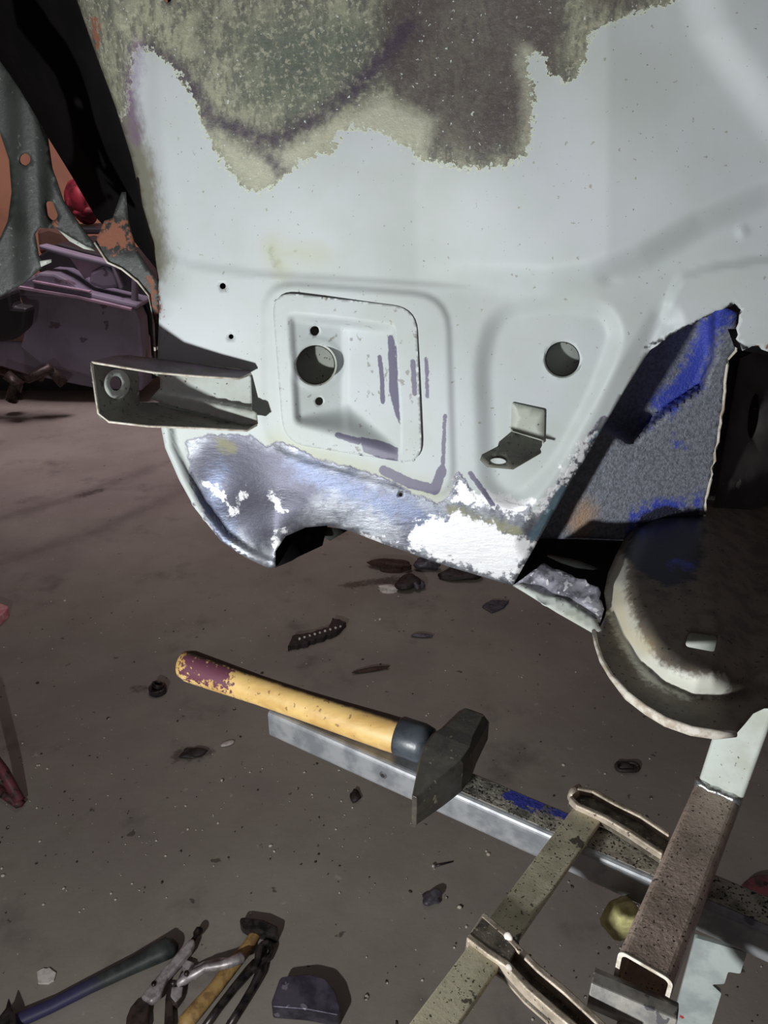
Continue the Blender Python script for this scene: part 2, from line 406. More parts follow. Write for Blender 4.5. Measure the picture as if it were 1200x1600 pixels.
M_CARDARK = simple('dark_car_interior', srgb(34, 30, 34), .6, 0, srgb(22, 20, 24), 6)
M_GLASSY = simple('dusty_pale_trim', srgb(176, 150, 166), .5, 0, srgb(146, 122, 138), 8)
M_RED = simple('red_paint', srgb(150, 40, 56), .6, 0, srgb(84, 22, 36), 14)
M_PINK = simple('faded_pink_plastic', srgb(214, 130, 140), .5, 0, srgb(230, 170, 170), 40)
M_REDOLD = simple('chipped_maroon_paint', srgb(112, 56, 62), .6, 0, srgb(60, 44, 42), 40, srgb(36, 30, 28), 60, .6)
M_SCRAP = simple('burnt_scrap', srgb(60, 50, 50), .6, .2, srgb(36, 30, 30), 60)
M_SCRAPG = simple('grey_scrap', srgb(98, 94, 102), .5, .3, srgb(66, 62, 68), 60)
M_RUSTY = simple('rusty_scrap', srgb(74, 50, 40), .8, 0, srgb(48, 34, 30), 90)
M_FOAM = simple('yellow_foam', srgb(196, 190, 132), .8, 0, srgb(160, 152, 100), 90, bump=.6, bs=120)
m = Mat('pale_painted_plate', srgb(176, 184, 180), .5)
M_PALE = m.var(srgb(150, 158, 156), 30).spots(srgb(170, 60, 60), 60, .71, .02).done()
M_WELD = simple('weld_bead', srgb(200, 204, 206), .3, .9, srgb(120, 116, 104), 120, bump=.8, bs=200)

# ------------------------------------------------------------------ the workshop
def quadgrid(name, x0, x1, y0, y1, n, mat):
    bm = bmesh.new()
    vs = [[bm.verts.new((x0+(x1-x0)*i/n, y0+(y1-y0)*j/n, 0)) for i in range(n+1)] for j in range(n+1)]
    for j in range(n):
        for i in range(n): bm.faces.new((vs[j][i], vs[j][i+1], vs[j+1][i+1], vs[j+1][i]))
    me = bpy.data.meshes.new(name); bm.to_mesh(me); bm.free(); return link(name, me, mat)
fl = quadgrid('floor', -5, 5, -1.5, 6.5, 260, M_FLOOR); fl['kind'] = 'structure'
def wp(pts): return [tuple(Z(*p).xy) for p in pts]
FV = np.array([(v.co.x, v.co.y) for v in fl.data.vertices])
for k, sh, wd in (('track', [([(-150, 830), (0, 810), (120, 775), (240, 730)], .035), ([(-150, 910), (0, 880), (150, 830), (300, 760)], .03)], .1),
                  ('stain_and_shadow', [([(280, 1180), (318, 1176)], .022), ([(125, 775), (160, 765)], .02), ([(540, 915), (620, 905)], .02), ([(205, 1078), (225, 1076)], .012)], .04)):  # last patch is the cast shadow of the nut, painted in
    v = np.max([r-linedist(FV, wp(p)) for p, r in sh], axis=0)/wd
    fl.data.attributes.new(k, 'FLOAT', 'POINT').data.foreach_set('value', (np.clip(v, -3, 3)+5).astype(np.float32))
def wallbox(name, x0, x1, y0, y1, h):
    me = bpy.data.meshes.new(name)
    me.from_pydata([(x, y, z) for z in (0, h) for x, y in ((x0, y0), (x1, y0), (x1, y1), (x0, y1))], [],
                   [(0, 3, 2, 1), (4, 5, 6, 7), (0, 1, 5, 4), (1, 2, 6, 5), (2, 3, 7, 6), (3, 0, 4, 7)])
    o = link(name, me, M_WALL, None, False); o['kind'] = 'structure'
wallbox('wall_back', -5, 5, 6.5, 6.7, 3.4); wallbox('wall_left', -5.2, -5, -1.5, 6.7, 3.4)

# ------------------------------------------------------------------ car body shell
shell = thing('car_body_shell', (.05, .80, .86), 'stripped front end of a car body in pale grey primer with patched wheel well', 'car body')
AP = planeY(.77, -.12, .10)
LEFT = [(112, -80), (120, 0), (150, 85), (180, 165), (205, 245), (222, 320), (236, 380), (246, 430), (249, 480), (246, 560), (252, 600)]
CUT = [(838, 850), (880, 775), (930, 690), (975, 612), (1015, 548)]
RIMTOP = jag([(1015, 548), (1060, 516), (1110, 492), (1135, 480), (1148, 474), (1158, 484)], 2.5, 7, 3, False)
TOPR = jag([(1158, 484), (1154, 505), (1150, 530), (1160, 548), (1185, 540), (1205, 552), (1300, 556)], 2.5, 7, 4, False)
outline = (LEFT[::1] + [(252, 670), (258, 700), (280, 750), (305, 795), (345, 845), (385, 872), (420, 888), (431, 886), (430, 862), (446, 838), (478, 824), (512, 821),
           (545, 829), (600, 850), (700, 885), (801, 915)] + CUT + RIMTOP[1:] + TOPR[1:] + [(1300, -80)])
FRAMEP = rounded([(410, 440), (700, 462), (710, 786), (412, 700)], 55)
EGG = rounded([(752, 560), (775, 487), (860, 472), (945, 484), (965, 520), (935, 610), (868, 735), (805, 790), (760, 760)], 45)
UP = [(-200, -200), (1500, -200), (1500, 230), (1200, 320), (1100, 362), (1010, 415), (930, 446), (860, 456), (700, 446), (400, 428), (300, 415), (245, 390), (-200, 380)]
def apron_depth(px, py):
    P = np.stack([px, py], 1); r = np.zeros(len(P)); s = sdf(P, UP)
    k = np.clip((px-650)/300, 0, 1)
    r -= .002*(1-k)*sm(s, 5) - .026*k*sm(s-14, 28)
    dl = linedist(P, LEFT[:9]); top = np.clip((470-py)/90, 0, 1)
    r -= top*.035*np.clip(1-dl/62, 0, 1)**2 + (1-top)*.006*np.clip(1-dl/25, 0, 1)**2
    r -= .008*sm(-(px-235-(py-60)*.06), 16)*np.clip((420-py)/60, 0, 1)
    r += .0038*sm(sdf(P, FRAMEP), 6)*np.clip((px-380)/60, 0, 1)
    r -= .011*sm(sdf(P, EGG), 17)
    r += .012*np.exp(-(((px-650)/300)**2+((py-230)/150)**2))
    r += .008*sm(sdf(P, [(1075, -100), (1110, 50), (1205, 180), (1400, 420), (1400, -100)]), 42)
    r += .005*sm(sdf(P, [(1012, 560), (1050, 455), (1066, 432), (1110, 418), (1200, 405), (1400, 385), (1400, 700), (1000, 700)]), 5)
    dc = linedist(P, CUT+[(1040, 505)]); r -= .010*np.clip(1-dc/30, 0, 1)
    # ground lower edge
    low = sm(sdf(P, [(230, 690), (300, 680), (440, 700), (660, 790), (850, 830), (850, 1000), (200, 1000)]), 14)
    r -= low*.012*np.clip((py-(700+(px-430)*.33))/110, 0, 1)**2*np.clip((px-430)/60, 0, 1)
    r -= .020*np.exp(-(((px-345)/55)**2+((py-762)/60)**2))
    r += .022*np.exp(-(((px-434)/30)**2+((py-862)/38)**2)) + .010*np.exp(-(((px-455)/60)**2+((py-800)/30)**2))
    r += .010*sm(14-linedist(P, [(252, 660), (258, 700), (280, 750), (305, 795), (345, 845), (385, 872), (420, 888)]), 5)
    r += .003*np.exp(-(((px-1160)/7)**2+((py-362)/7)**2)) - .003*np.exp(-(((px-952)/12)**2+((py-436)/6)**2))
    r += .0016*np.sin(px/47+1)*np.sin(py/61)
    return AP(px, py)-r
STAIN = [(60, -90), (60, 20), (150, 200), (195, 175), (204, 110), (215, 66), (240, 80), (275, 108), (300, 145), (315, 190), (340, 240), (378, 290), (405, 300), (430, 286), (470, 250),
         (520, 236), (528, 206), (550, 198), (590, 204), (630, 226), (660, 250), (690, 254), (740, 262), (785, 257), (818, 244), (828, 220), (833, 150), (820, 92), (836, 78), (852, 86),
         (857, 110), (885, 127), (905, 112), (916, 80), (922, 48), (960, 30), (1000, 18), (1042, 4), (1120, -30), (1180, -90)]
STEEL = [(292, 690), (330, 678), (398, 684), (415, 700), (440, 688), (500, 718), (600, 745), (650, 775), (690, 788), (706, 770), (716, 735), (728, 752), (742, 778), (825, 790), (838, 812),
         (850, 790), (905, 700), (940, 655), (960, 650), (900, 760), (838, 860), (801, 925), (700, 892), (540, 840), (440, 850), (430, 895), (385, 880), (345, 850), (318, 800), (300, 750)]
attrs = {
 'stain': [('poly', STAIN)],
 'violet': [('line', [(232, 76), (280, 108), (310, 150), (335, 190), (380, 205), (430, 220), (480, 195), (540, 150), (600, 90), (640, 40)], 11), ('line', [(395, 225), (440, 265)], 7)],
 'murky': [('poly', [(600, -60), (900, -60), (880, 90), (830, 190), (800, 245), (700, 245), (640, 190), (590, 110)]), ('line', [(940, -10), (1050, -40)], 30)],
 'green': [('poly', [(380, 40), (560, 20), (590, 60), (520, 150), (450, 190), (380, 150)]), ('line', [(150, 200), (215, 400)], 18)],
 'cream': [('poly', [(330, 200), (380, 235), (430, 240), (520, 190), (600, 150), (680, 190), (660, 240), (540, 210), (450, 275), (400, 305), (360, 270)]), ('line', [(820, 80), (830, 230)], 6)],
 'purple': [('line', [(216, 72), (207, 130), (206, 175), (212, 215)], 4)],
 'dirty': [('line', [(120, -50), (185, 160), (215, 270), (232, 380), (240, 410)], 26), ('line', [(225, 380), (260, 410)], 8)],
 'haze': [('line', [(430, 690), (560, 735), (680, 770)], 8), ('line', [(425, 385), (440, 420)], 8), ('line', [(440, 395), (500, 400)], 3)],
 'steel': [('poly', STEEL)],
 'grey_steel': [('poly', [(320, 675), (400, 680), (470, 720), (520, 760), (480, 800), (430, 850), (370, 830), (300, 740)]), ('line', [(500, 740), (640, 790)], 5), ('line', [(630, 820), (640, 860)], 8)],
 'blue': [('line', [(470, 730), (560, 770), (640, 800), (700, 830)], 16), ('line', [(340, 740), (325, 780), (350, 830)], 14)],
 'greened': [('line', [(705, 797), (760, 815), (812, 832)], 6), ('line', [(345, 692), (360, 700)], 8), ('line', [(425, 390), (432, 415)], 2)],
 'white': [('poly', [(645, 820), (720, 800), (835, 850), (800, 905), (720, 885), (640, 855)]), ('poly', [(718, 745), (735, 765), (830, 785), (826, 806), (760, 790), (708, 780)]),
           ('line', [(850, 790), (925, 685)], 7), ('line', [(380, 770), (375, 785)], 3), ('line', [(430, 770), (436, 790)], 5), ('line', [(440, 838), (425, 860)], 4), ('line', [(325, 755), (345, 775), (362, 800)], 3), ('line', [(560, 840), (610, 855)], 4)],
 'scuff': [('line', [(695, 650), (692, 730)], 3), ('line', [(690, 735), (680, 765), (640, 755), (600, 735)], 8), ('line', [(666, 560), (668, 620)], 3), ('line', [(735, 740), (770, 788)], 4)],
 'marker': [('line', [(1012, 565), (965, 645), (925, 690)], 4), ('line', [(880, 765), (845, 820), (832, 838)], 7)],
 'rust': [('line', [(148, 30), (152, 70)], 5), ('line', [(240, 425), (246, 470), (250, 490)], 3), ('line', [(1175, 545), (1200, 540)], 3)],
 'dark': [('line', [(1010, 542), (1055, 520), (1115, 490)], 3), ('poly', [(1120, 490), (1145, 470), (1160, 488), (1150, 500)]), ('line', [(300, 236), (305, 246)], .8), ('line', [(1148, 535), (1168, 546)], 4)],
}
holes = [[(447, 484), (614, 504), (630, 717), (457, 667)], circ(879, 561, 27, 32, 28), circ(348, 447, 5, 10), circ(361, 526, 4, 10), circ(262, -2, 6, 10), circ(626, 773, 3, 8)]
sheet('inner_fender_panel', outline, apron_depth, M_APRON, shell, holes, 7, .0014, attrs,
      fine=[(400, 430, 730, 800, 4), (740, 460, 990, 800, 5), (240, 660, 500, 890, 5)])

# mounting plate with pyramid recess
PL = rounded([(424, 455), (650, 481), (660, 727), (443, 692)], 38, 7)
def plate_depth(px, py):
    P = np.stack([px, py], 1); fr = .0038*np.clip((px-380)/60, 0, 1)
    rim = sdf(P, [(449, 487), (612, 507), (628, 714), (460, 664)])
    # recess: floor dips from the left rim to a valley at x 545, then ramps up to the right rim
    left = np.clip((px-448)/85, 0, 1); right = np.clip((626-px)/(80), 0, 1)
    dep = .034*np.minimum(.12+.88*left, right**.9)
    wall = np.clip(rim/np.where(py > 600, 1, .9), 0, 999)
    vert = np.minimum(np.clip((py-(487+(px-449)*.12))/16, 0, 1), np.clip(((664+(px-460)*.30)-py)/(14+46*np.clip(1-np.abs(px-545)/85, 0, 1)), 0, 1))
    lf = np.clip((px-449-(py-487)*.06)/10, 0, 1)
    r = -dep*sm(vert-.5, .5)*lf*(rim > -2)
    r += .0015*sm(6-np.abs(np.hypot(px-495, (py-569))-35), 3)
    return AP(px, py)-fr-.0035-r
pattrs = {'scuff': [('poly', [(606, 525), (613, 522), (620, 545), (624, 640), (626, 665), (618, 650), (608, 610)]), ('line', [(593, 558), (597, 590), (598, 628)], 3.5),
                    ('poly', [(562, 682), (600, 690), (622, 700), (622, 722), (590, 715), (568, 706)]), ('line', [(528, 680), (560, 690)], 5), ('line', [(645, 565), (648, 615)], 4)]}
pl = sheet('mounting_plate', PL, plate_depth, M_PLATE, shell, [circ(493, 570, 30, 36, 31), circ(492, 517, 7.5, 16), circ(499, 627, 6.5, 16)], 3.5, .003, pattrs)
pl['label'] = 'stamped rectangular plate with a round hole and two bolt holes'
sheet('black_backing', [(262, -60), (1150, -60), (1130, 430), (700, 425), (395, 425), (385, 545), (290, 545), (262, 420)], planeY(.85, -.12, .1), M_BLACK, shell)  # black sheet added so the small panel holes look dark
# sheet behind the holes
sheet('reinforcement_panel', [(400, 420), (1000, 420), (900, 700), (780, 850), (420, 780)], planeY(.812, -.12, .1), M_PRIMER, shell, thick=.001)
def collar(cx, cy, r, dep, ln, name='hole_flange'):
    bm = bmesh.new(); R = []
    for (rr, dd) in ((r+3, dep), (r+.5, dep+.001), (r, dep+.004), (r, dep+ln), (r-1.2, dep+ln), (r-1.2, dep+.003)):
        R.append([bm.verts.new(W(x, y, dd)) for x, y in circ(cx, cy, rr, 36)])
    for a, b in zip(R, R[1:]):
        for k in range(36): bm.faces.new((a[k], a[(k+1) % 36], b[(k+1) % 36], b[k]))
    bmesh.ops.recalc_face_normals(bm, faces=bm.faces); me = bpy.data.meshes.new(name); bm.to_mesh(me); bm.free(); return link(name, me, M_PRIMER, shell)
collar(879, 561, 27, float(apron_depth(np.array([879.]), np.array([561.]))[0])-.0005, .02)
collar(493, 570, 30.5, float(plate_depth(np.array([530.]), np.array([570.]))[0])-.012, .014)

# bent tab bracket
tb = AP(np.array([820.]), np.array([660.]))[0]+.011
sheet('tab_bracket', rounded([(800, 629), (851, 641), (850, 694), (798, 678)], 3), lambda px, py: AP(px, py)+.0075, M_PRIMER, shell, thick=.002, step=12)
z_t = W(825, 685, tb).z
sheet('bracket_tongue', [(799, 674), (847, 689), (847, 696), (844, 701), (846, 706), (803, 731), (762, 727), (751, 716), (753, 710), (778, 697), (780, 690)],
      plane3((798, 674, tb-.004), (851, 690, tb-.005), (770, 722, tb-.050)), M_OLIVE, shell, [circ(779, 719, 13, 20, 6, .05)], thick=.0025, step=10)

# channel bracket on the left
B = {'A': (143, 566, .80), 'B': (155, 652, .80)}
chan = bpy.data.objects.new('channel_bracket', None); C.objects.link(chan); chan.parent = shell
chan['label'] = 'open channel bracket sticking out to the left'
def mesh_obj(name, vs, fs, mat, parent, thick=.002, off=0):
    me = bpy.data.meshes.new(name); me.from_pydata([tuple(v) for v in vs], [], fs); me.update(); o = link(name, me, mat, None, False)
    o.parent = parent; solid(o, thick, off); return o
chan.matrix_parent_inverse = Matrix.Translation(shell.location).inverted(); 
def strip(name, front, back, mat):
    n = len(front); vs = [W(*p) for p in front]+[W(*p) for p in back]
    fs = [(i, i+1, n+i+1, n+i) for i in range(n-1)]
    return mesh_obj(name, vs, fs, mat, chan)
M_CHTOP = simple('shaded_violet_primer', srgb(128, 116, 128), .6, 0, srgb(104, 98, 96), 30, srgb(60, 54, 54), 200, .66)  # unlit top of the upper flange painted as a darker primer
strip('upper_flange', [(143, 566, 0.742), (180, 572, 0.752), (240, 582, 0.772), (310, 588, 0.784), (374, 592, 0.794), (392, 584, 0.810)],
      [(180, 557, 0.812), (200, 556, 0.817), (250, 562, 0.827), (320, 571, 0.827), (372, 578, 0.825), (392, 580, 0.822)], M_CHTOP)
strip('lower_flange', [(154, 646, 0.742), (170, 659, 0.744), (232, 666, 0.762), (310, 669, 0.782), (386, 673, 0.794), (401, 664, 0.808)],
      [(180, 640, 0.757), (217, 630, 0.802), (250, 630, 0.827), (320, 645, 0.827), (380, 660, 0.824), (402, 662, 0.820)], M_OLIVE)
cw = plane3((250, 590, 0.828), (400, 600, 0.820), (320, 650, 0.824))
def cweb(px, py): return cw(px, py)-.011*sm((py-(612+(px-250)*.19)), 3)
sheet('web', [(216, 572), (250, 590), (250, 606), (234, 622), (262, 634), (320, 648), (386, 666), (403, 662), (401, 645), (394, 640), (392, 588), (375, 576), (240, 560), (216, 562)], cweb, M_PRIMER, None, [[(218, 578), (249, 590), (249, 607), (236, 622), (219, 628)]], 4, .0015).parent = chan
ep = plane3((143, 566, 0.742), (154, 650, 0.742), (218, 600, 0.802))
o = sheet('end_plate', rounded([(143, 567), (216, 566), (218, 634), (160, 655), (153, 646)], 4), lambda px, py: ep(px, py)-.0015*sm(22-np.hypot(px-182, (py-600)*.9), 4), M_OLIVE, None, [circ(181, 599, 10, 20, 12)], 4, .002); o.parent = chan
o = sheet('bolt_boss', circ(183, 600, 20, 28, 23), lambda px, py: ep(px, py)-.0022, M_PRIMER, None, [circ(181, 599, 9.5, 20, 11.5)], 5, .0006); o.parent = chan
for nm, pts in (('upper_edge', [(143, 566, 0.742), (180, 572, 0.752), (240, 582, 0.772), (310, 588, 0.784), (374, 592, 0.794), (392, 584, 0.810)]), ('lower_edge', [(143, 567, 0.742), (154, 646, 0.742), (170, 659, 0.744), (232, 666, 0.762), (310, 669, 0.782), (386, 673, 0.794), (401, 664, 0.808)])):
    o = loft(nm, [(W(*p), .0013, .0013) for p in pts], M_EDGE, None, 8); o.parent = chan; o['label'] = 'bare bright edge'

# dark box behind the arch and small bracket
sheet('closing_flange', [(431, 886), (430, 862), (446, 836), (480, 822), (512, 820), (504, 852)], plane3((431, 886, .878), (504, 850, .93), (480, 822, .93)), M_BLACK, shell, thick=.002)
sheet('closing_flange', [(504, 822), (545, 828), (516, 845), (504, 838)], plane3((504, 838, .95), (545, 828, .96), (504, 822, .95)), M_FRAME, shell, thick=.003)

# left frame pieces
fd = planeY(.90, .05, .0)
sheet('dark_side_panel', [(-80, -80), (125, -80), (160, 85), (190, 165), (214, 245), (232, 320), (250, 400), (252, 430), (205, 372), (165, 356), (150, 340), (112, 275), (75, 215), (0, 95), (-80, -20)],
      plane3((150, 85, .80), (235, 380, .935), (0, 60, .93)), M_BLACK, shell, step=40)  # unlit side painted near-black
def strut_d(px, py): return fd(px, py)-.012*sm(-np.abs(px-45-(py-200)*.05)+22, 14)
sheet('radiator_support', [(-80, 30), (0, 95), (40, 155), (75, 213), (82, 262), (98, 312), (122, 348), (150, 386), (142, 389), (112, 372), (88, 357), (62, 356), (54, 366), (60, 400), (72, 412), (58, 425), (34, 444), (0, 464), (-80, 490), (-80, 420), (0, 372), (12, 345), (18, 300), (14, 250), (0, 208), (-80, 150)],
      strut_d, M_FRAME, shell, [circ(38, 249, 9.5, 20), rounded([(72, 315), (82, 314), (91, 338), (84, 346), (75, 338)], 5)], 7, .002,
      {'rust': [('line', [(80, 345), (92, 345)], .5)]})
sheet('support_lip', [(88, 356), (112, 362), (132, 378), (148, 392), (130, 388), (108, 376)], lambda px, py: fd(px, py)+.012-.0004*(py-356), M_PRIMER, shell, step=10)
sheet('bolt_tab', [(62, 408), (80, 405), (80, 410), (64, 417)], lambda px, py: fd(px, py)-.02, M_PRIMER, shell)
def gus(px, py): return planeY(.855, .0, .0)(px, py)-.01*np.clip((py-340)/60, 0, 1)
sheet('side_flange', [(148, 379), (163, 345), (176, 340), (190, 300), (196, 300), (200, 345), (212, 388), (232, 420), (246, 440), (252, 500), (250, 565), (243, 563), (240, 505), (233, 462), (215, 440), (190, 420), (168, 410)],
      gus, M_FRAME, shell, [], 6, .002, {'rust': [('poly', [(158, 352), (196, 345), (208, 384), (175, 388), (152, 376)]), ('line', [(162, 310), (172, 338)], 4), ('line', [(238, 440), (246, 500)], 2)]})
gl = loft('flange_edge', [(W(x, y, float(gus(np.array([x*1.]), np.array([y*1.]))[0])-.0015), .0013, .0013) for x, y in [(148, 379), (168, 410), (190, 420), (215, 440), (233, 462), (240, 505), (243, 563)]], M_EDGE, shell, 8)

# cavity behind the cut
iy = planeY(.835, .06, .02)
def cav(px, py):
    P = np.stack([px, py], 1)
    r = -.075*sm(sdf(P, [(1115, 470), (1112, 560), (1094, 606), (1040, 640), (985, 690), (900, 640), (1000, 400)]), 5)
    r += .03*np.clip((560-py)/90, 0, 1)*np.clip((px-1080)/40, 0, 1)
    return iy(px, py)-r
EDGEP = jag([(1152, 490), (1150, 548), (1138, 560), (1130, 640), (1119, 700), (1108, 760), (1098, 815), (1090, 868)], 1.6, 9, 8, False)
sheet('cavity_panel', [(790, 842), (800, 820), (860, 740), (1000, 500), (1110, 470)]+EDGEP+[(1082, 870), (1000, 846), (900, 842)], cav, M_CAV, shell, [], 7, .002,
      {'blue': [('line', [(1140, 482), (1108, 510), (1080, 590), (1040, 630)], 17), ('line', [(990, 830), (1000, 805), (1030, 790), (1060, 790)], 9), ('line', [(1105, 500), (1108, 560), (1090, 605), (1000, 668)], 3), ('line', [(1060, 690), (1065, 694)], 2), ('line', [(1090, 770), (1096, 790)], 5)],
       'brown': [('line', [(905, 820), (915, 800)], 14)], 'black': [('poly', [(800, 905), (870, 872), (960, 895), (970, 1000), (800, 1000)]), ('poly', [(985, 840), (1000, 805), (1030, 792), (1100, 796), (1080, 960), (980, 960)])]})  # lower black patch paints in the shadow of the bottom lip
e = loft('ragged_edge', [(W(x, y, float(cav(np.array([x]), np.array([y]))[0])-.002), .0018, .0018) for x, y in EDGEP[3:]], M_EDGE, shell, 8); e['label'] = 'bare ragged cut edge'
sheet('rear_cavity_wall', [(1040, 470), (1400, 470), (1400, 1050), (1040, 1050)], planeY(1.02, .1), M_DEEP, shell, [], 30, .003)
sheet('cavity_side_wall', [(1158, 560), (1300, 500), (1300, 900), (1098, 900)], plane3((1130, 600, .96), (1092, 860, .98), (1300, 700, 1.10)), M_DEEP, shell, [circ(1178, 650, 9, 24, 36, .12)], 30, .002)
sheet('roof_flange', [(1150, 520), (1320, 520), (1320, 548), (1205, 556), (1160, 548)], planeY(.76), M_BLACK, shell, thick=.02)
loft('drain_pipe', [(W(855, 880, .94), .012, .012), (W(900, 893, .92), .014, .014), (W(960, 915, .90), .014, .014)], M_FRAME, shell)

# lower flange
LF = plane3((801, 915, .853), (935, 985, .790), (838, 880, .858))
lfa = jag([(832, 892), (850, 880), (880, 893), (915, 905), (938, 925), (942, 958)], 3, 7, 12, False)
sheet('lower_flange', [(801, 915), (818, 903)]+lfa+[(938, 972), (930, 987), (870, 955)], lambda px, py: LF(px, py)+.004*np.sin(px/11)*np.sin(py/9)*(py < 930+(px-870)*.35), M_TORN, shell, [], 5, .0015)
sheet('pale_sill_edge', [(801, 914), (815, 912), (850, 928), (880, 935), (905, 950), (932, 968), (940, 985), (928, 990), (870, 957)], lambda px, py: LF(px, py)-.004, M_PRIMER, shell, [], 8, .0015)

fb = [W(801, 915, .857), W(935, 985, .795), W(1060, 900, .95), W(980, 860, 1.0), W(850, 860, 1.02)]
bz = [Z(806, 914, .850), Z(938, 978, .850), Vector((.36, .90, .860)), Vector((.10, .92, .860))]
me = bpy.data.meshes.new('light_block_floor'); me.from_pydata([tuple(v) for v in bz], [], [(0, 1, 2, 3)]); o = link('light_block_floor', me, M_BLACK, shell, False); solid(o, .0015, 0)  # plate added to keep lamp light from entering under the lip
gz = lambda x, z: (x, .634, z)
sheet('hole_backing', [(1056, 977), (1130, 977), (1130, 1034), (1056, 1030)], planeY(.630), M_PRIMER, shell)  # pale sheet added to catch lamp light behind the tray hole
# strut tray, pressed from one sheet
BUMP = [(965, 868), (985, 820), (1010, 790), (1050, 770), (1400, 770), (1400, 1075), (1180, 1078), (1130, 1084), (1085, 1082), (1040, 1062), (1005, 1030), (980, 990), (962, 950), (955, 910)]
TRAYO = ([(940, 990), (948, 950), (944, 925), (950, 895), (962, 868), (985, 822), (1008, 796), (1040, 782), (1090, 780), (1400, 800), (1400, 1090), (1215, 1104), (1195, 1104), (1178, 1112), (1165, 1128), (1150, 1145)]
         + jag([(1150, 1145), (1120, 1146), (1080, 1140), (1040, 1126), (1010, 1108), (980, 1085), (955, 1055), (940, 1030), (932, 1005), (928, 984)], 1.5, 10, 5, False)[1:])
def tray_z(px, py):
    P = np.stack([px, py], 1); s = sdf(P, BUMP); kx = np.clip((1175-px)/60, 0, 1)
    t = np.clip((s+6)/52, 0, 1); prof_ = 1-(1-t)**2.2
    return .862+.033*prof_*(.25+.75*kx)
def tray(px, py): 
    a, b, c = ray(px, py); return (tray_z(px, py)-CH)/c
sheet('strut_tray', TRAYO, tray, M_TRAY, shell, [rounded([(1077, 985), (1124, 992), (1118, 1019), (1070, 1010)], 7)], 6, .0022,
      {'pale': [('line', [(962, 880), (960, 930), (985, 1000), (1020, 1050), (1070, 1072), (1122, 1072)], 17)], 'yellowed': [('line', [(962, 930), (980, 990), (1010, 1010)], 8)],
       'black': [('poly', [(975, 870), (1000, 790), (1100, 780), (1095, 880), (1075, 915), (1040, 918), (1000, 895)])], 'blue': [('line', [(1050, 880), (1080, 884)], 4), ('line', [(936, 960), (938, 975)], 3), ('line', [(1000, 800), (1035, 788)], 3)]})
rim = [(928, 984), (932, 1005), (940, 1030), (955, 1055), (980, 1085), (1010, 1108), (1040, 1126), (1080, 1140), (1120, 1146), (1150, 1145)]
rm = loft('tray_rim', [(Z(x, y+2, .860), .0024, .0055 if 3 < i < 9 else .0028) for i, (x, y) in enumerate(rim)], M_EDGE, shell, 8); rm['label'] = 'pale turned down rim coloured as if lit'  # lit edge of the rim put into a paler material

# ------------------------------------------------------------------ crossbar, tube, clamp, hammer
a0, a1 = Z(418, 1112, .70), Z(1006, 1370, .70); dr = (a1-a0).normalized(); sd = dr.cross(Vector((0, 0, 1))); bk = -sd   # bk points away from the camera
if bk.y < 0: bk = -bk
end = a0+dr*.74
bar = thing('steel_crossbar', a0+bk*.02+dr*.3+Vector((0, 0, -.04)), 'galvanised steel box section crossbar the big hammer lies on', 'metal bar')
q = rrect(.04, .04, .006); qi = rrect(.035, .035, .004)
ctr = bk*.02-Vector((0, 0, .02))
prof('box_section', q, a0+ctr, end+ctr, M_GALV, bar, hole=qi, smooth=False)
# spattered top face, a thin crust of weld spatter
def mk_top(name, p, q_, wdt, mat, parent, blue=()):
    n, m_ = 120, 10; vs = []; fs = []
    for i in range(n+1):
        for j in range(m_+1): vs.append(p.lerp(q_, i/n)+bk*(wdt*(j/m_))+Vector((0, 0, .0006)))
    for i in range(n):
        for j in range(m_): fs.append((i*(m_+1)+j, (i+1)*(m_+1)+j, (i+1)*(m_+1)+j+1, i*(m_+1)+j+1))
    me = bpy.data.meshes.new(name); me.from_pydata([tuple(v) for v in vs], [], fs); me.update()
    V = np.array([(v.x, v.y) for v in vs]); f = np.max([r-linedist(V, wpz(pp, .7)) for pp, r in blue], axis=0)/.02
    me.attributes.new('blue', 'FLOAT', 'POINT').data.foreach_set('value', (np.clip(f, -3, 3)+5).astype(np.float32))
    o = link(name, me, mat, parent, False)
    if me.polygons[0].normal.z < 0: me.flip_normals()
    solid(o, .0005); return o
def wpz(pts, z): return [tuple(Z(x, y, z).xy) for x, y in pts]
mk_top('spatter_crust', a0+bk*.006+dr*.22, end+bk*.006, .029, M_GALV_TOP, bar, [([(805, 1245), (835, 1255)], .011), ([(868, 1268), (885, 1275)], .006)])
for x, y in ((597, 1215), ):
    p = Z(x, y, .68); pr = a0+dr*((p-a0).dot(dr)); pr.z = .682
    prof('rivet_hole', circ(0, 0, .0045, 16), pr-bk*.0016, pr+bk*.001, M_WELD, bar)
    prof('rivet_hole', circ(0, 0, .0026, 12), pr-bk*.0020, pr+bk*.001, M_CARDARK, bar)

# square tube on the crossbar
t0, t0r = Z(965, 1487, .742), Z(1055, 1530, .742); t1, t1r = Z(1085, 1222, .742), Z(1160, 1245, .742)
c0 = (t0+t0r)/2-Vector((0, 0, .0205)); c1 = (t1+t1r)/2-Vector((0, 0, .0205))
tube = thing('support_tube', (c0+c1)/2-Vector((0, 0, .02)), 'rusty square steel tube with open end crossing over the crossbar, pale bracket welded on', 'metal tube')
prof('square_tube', rrect(.042, .041, .006), c0, c1, M_TUBE, tube, hole=rrect(.036, .035, .004))
for off, h_ in ((.0005, 0),):
    prof('tube_mouth', rrect(.0425, .0415, .006), c0-(c1-c0).normalized()*.0004, c0+(c1-c0).normalized()*.0004, M_EDGE, tube, hole=rrect(.036, .035, .004))
td = (c1-c0).normalized(); ts = td.cross(Vector((0, 0, 1)))
upv = c1+Vector((0, 0, -.02)); u1 = W(1160, 1120, .675)
bw = [(-.021, -.021), (.021, -.021), (.021, .021), (-.021, .021)]
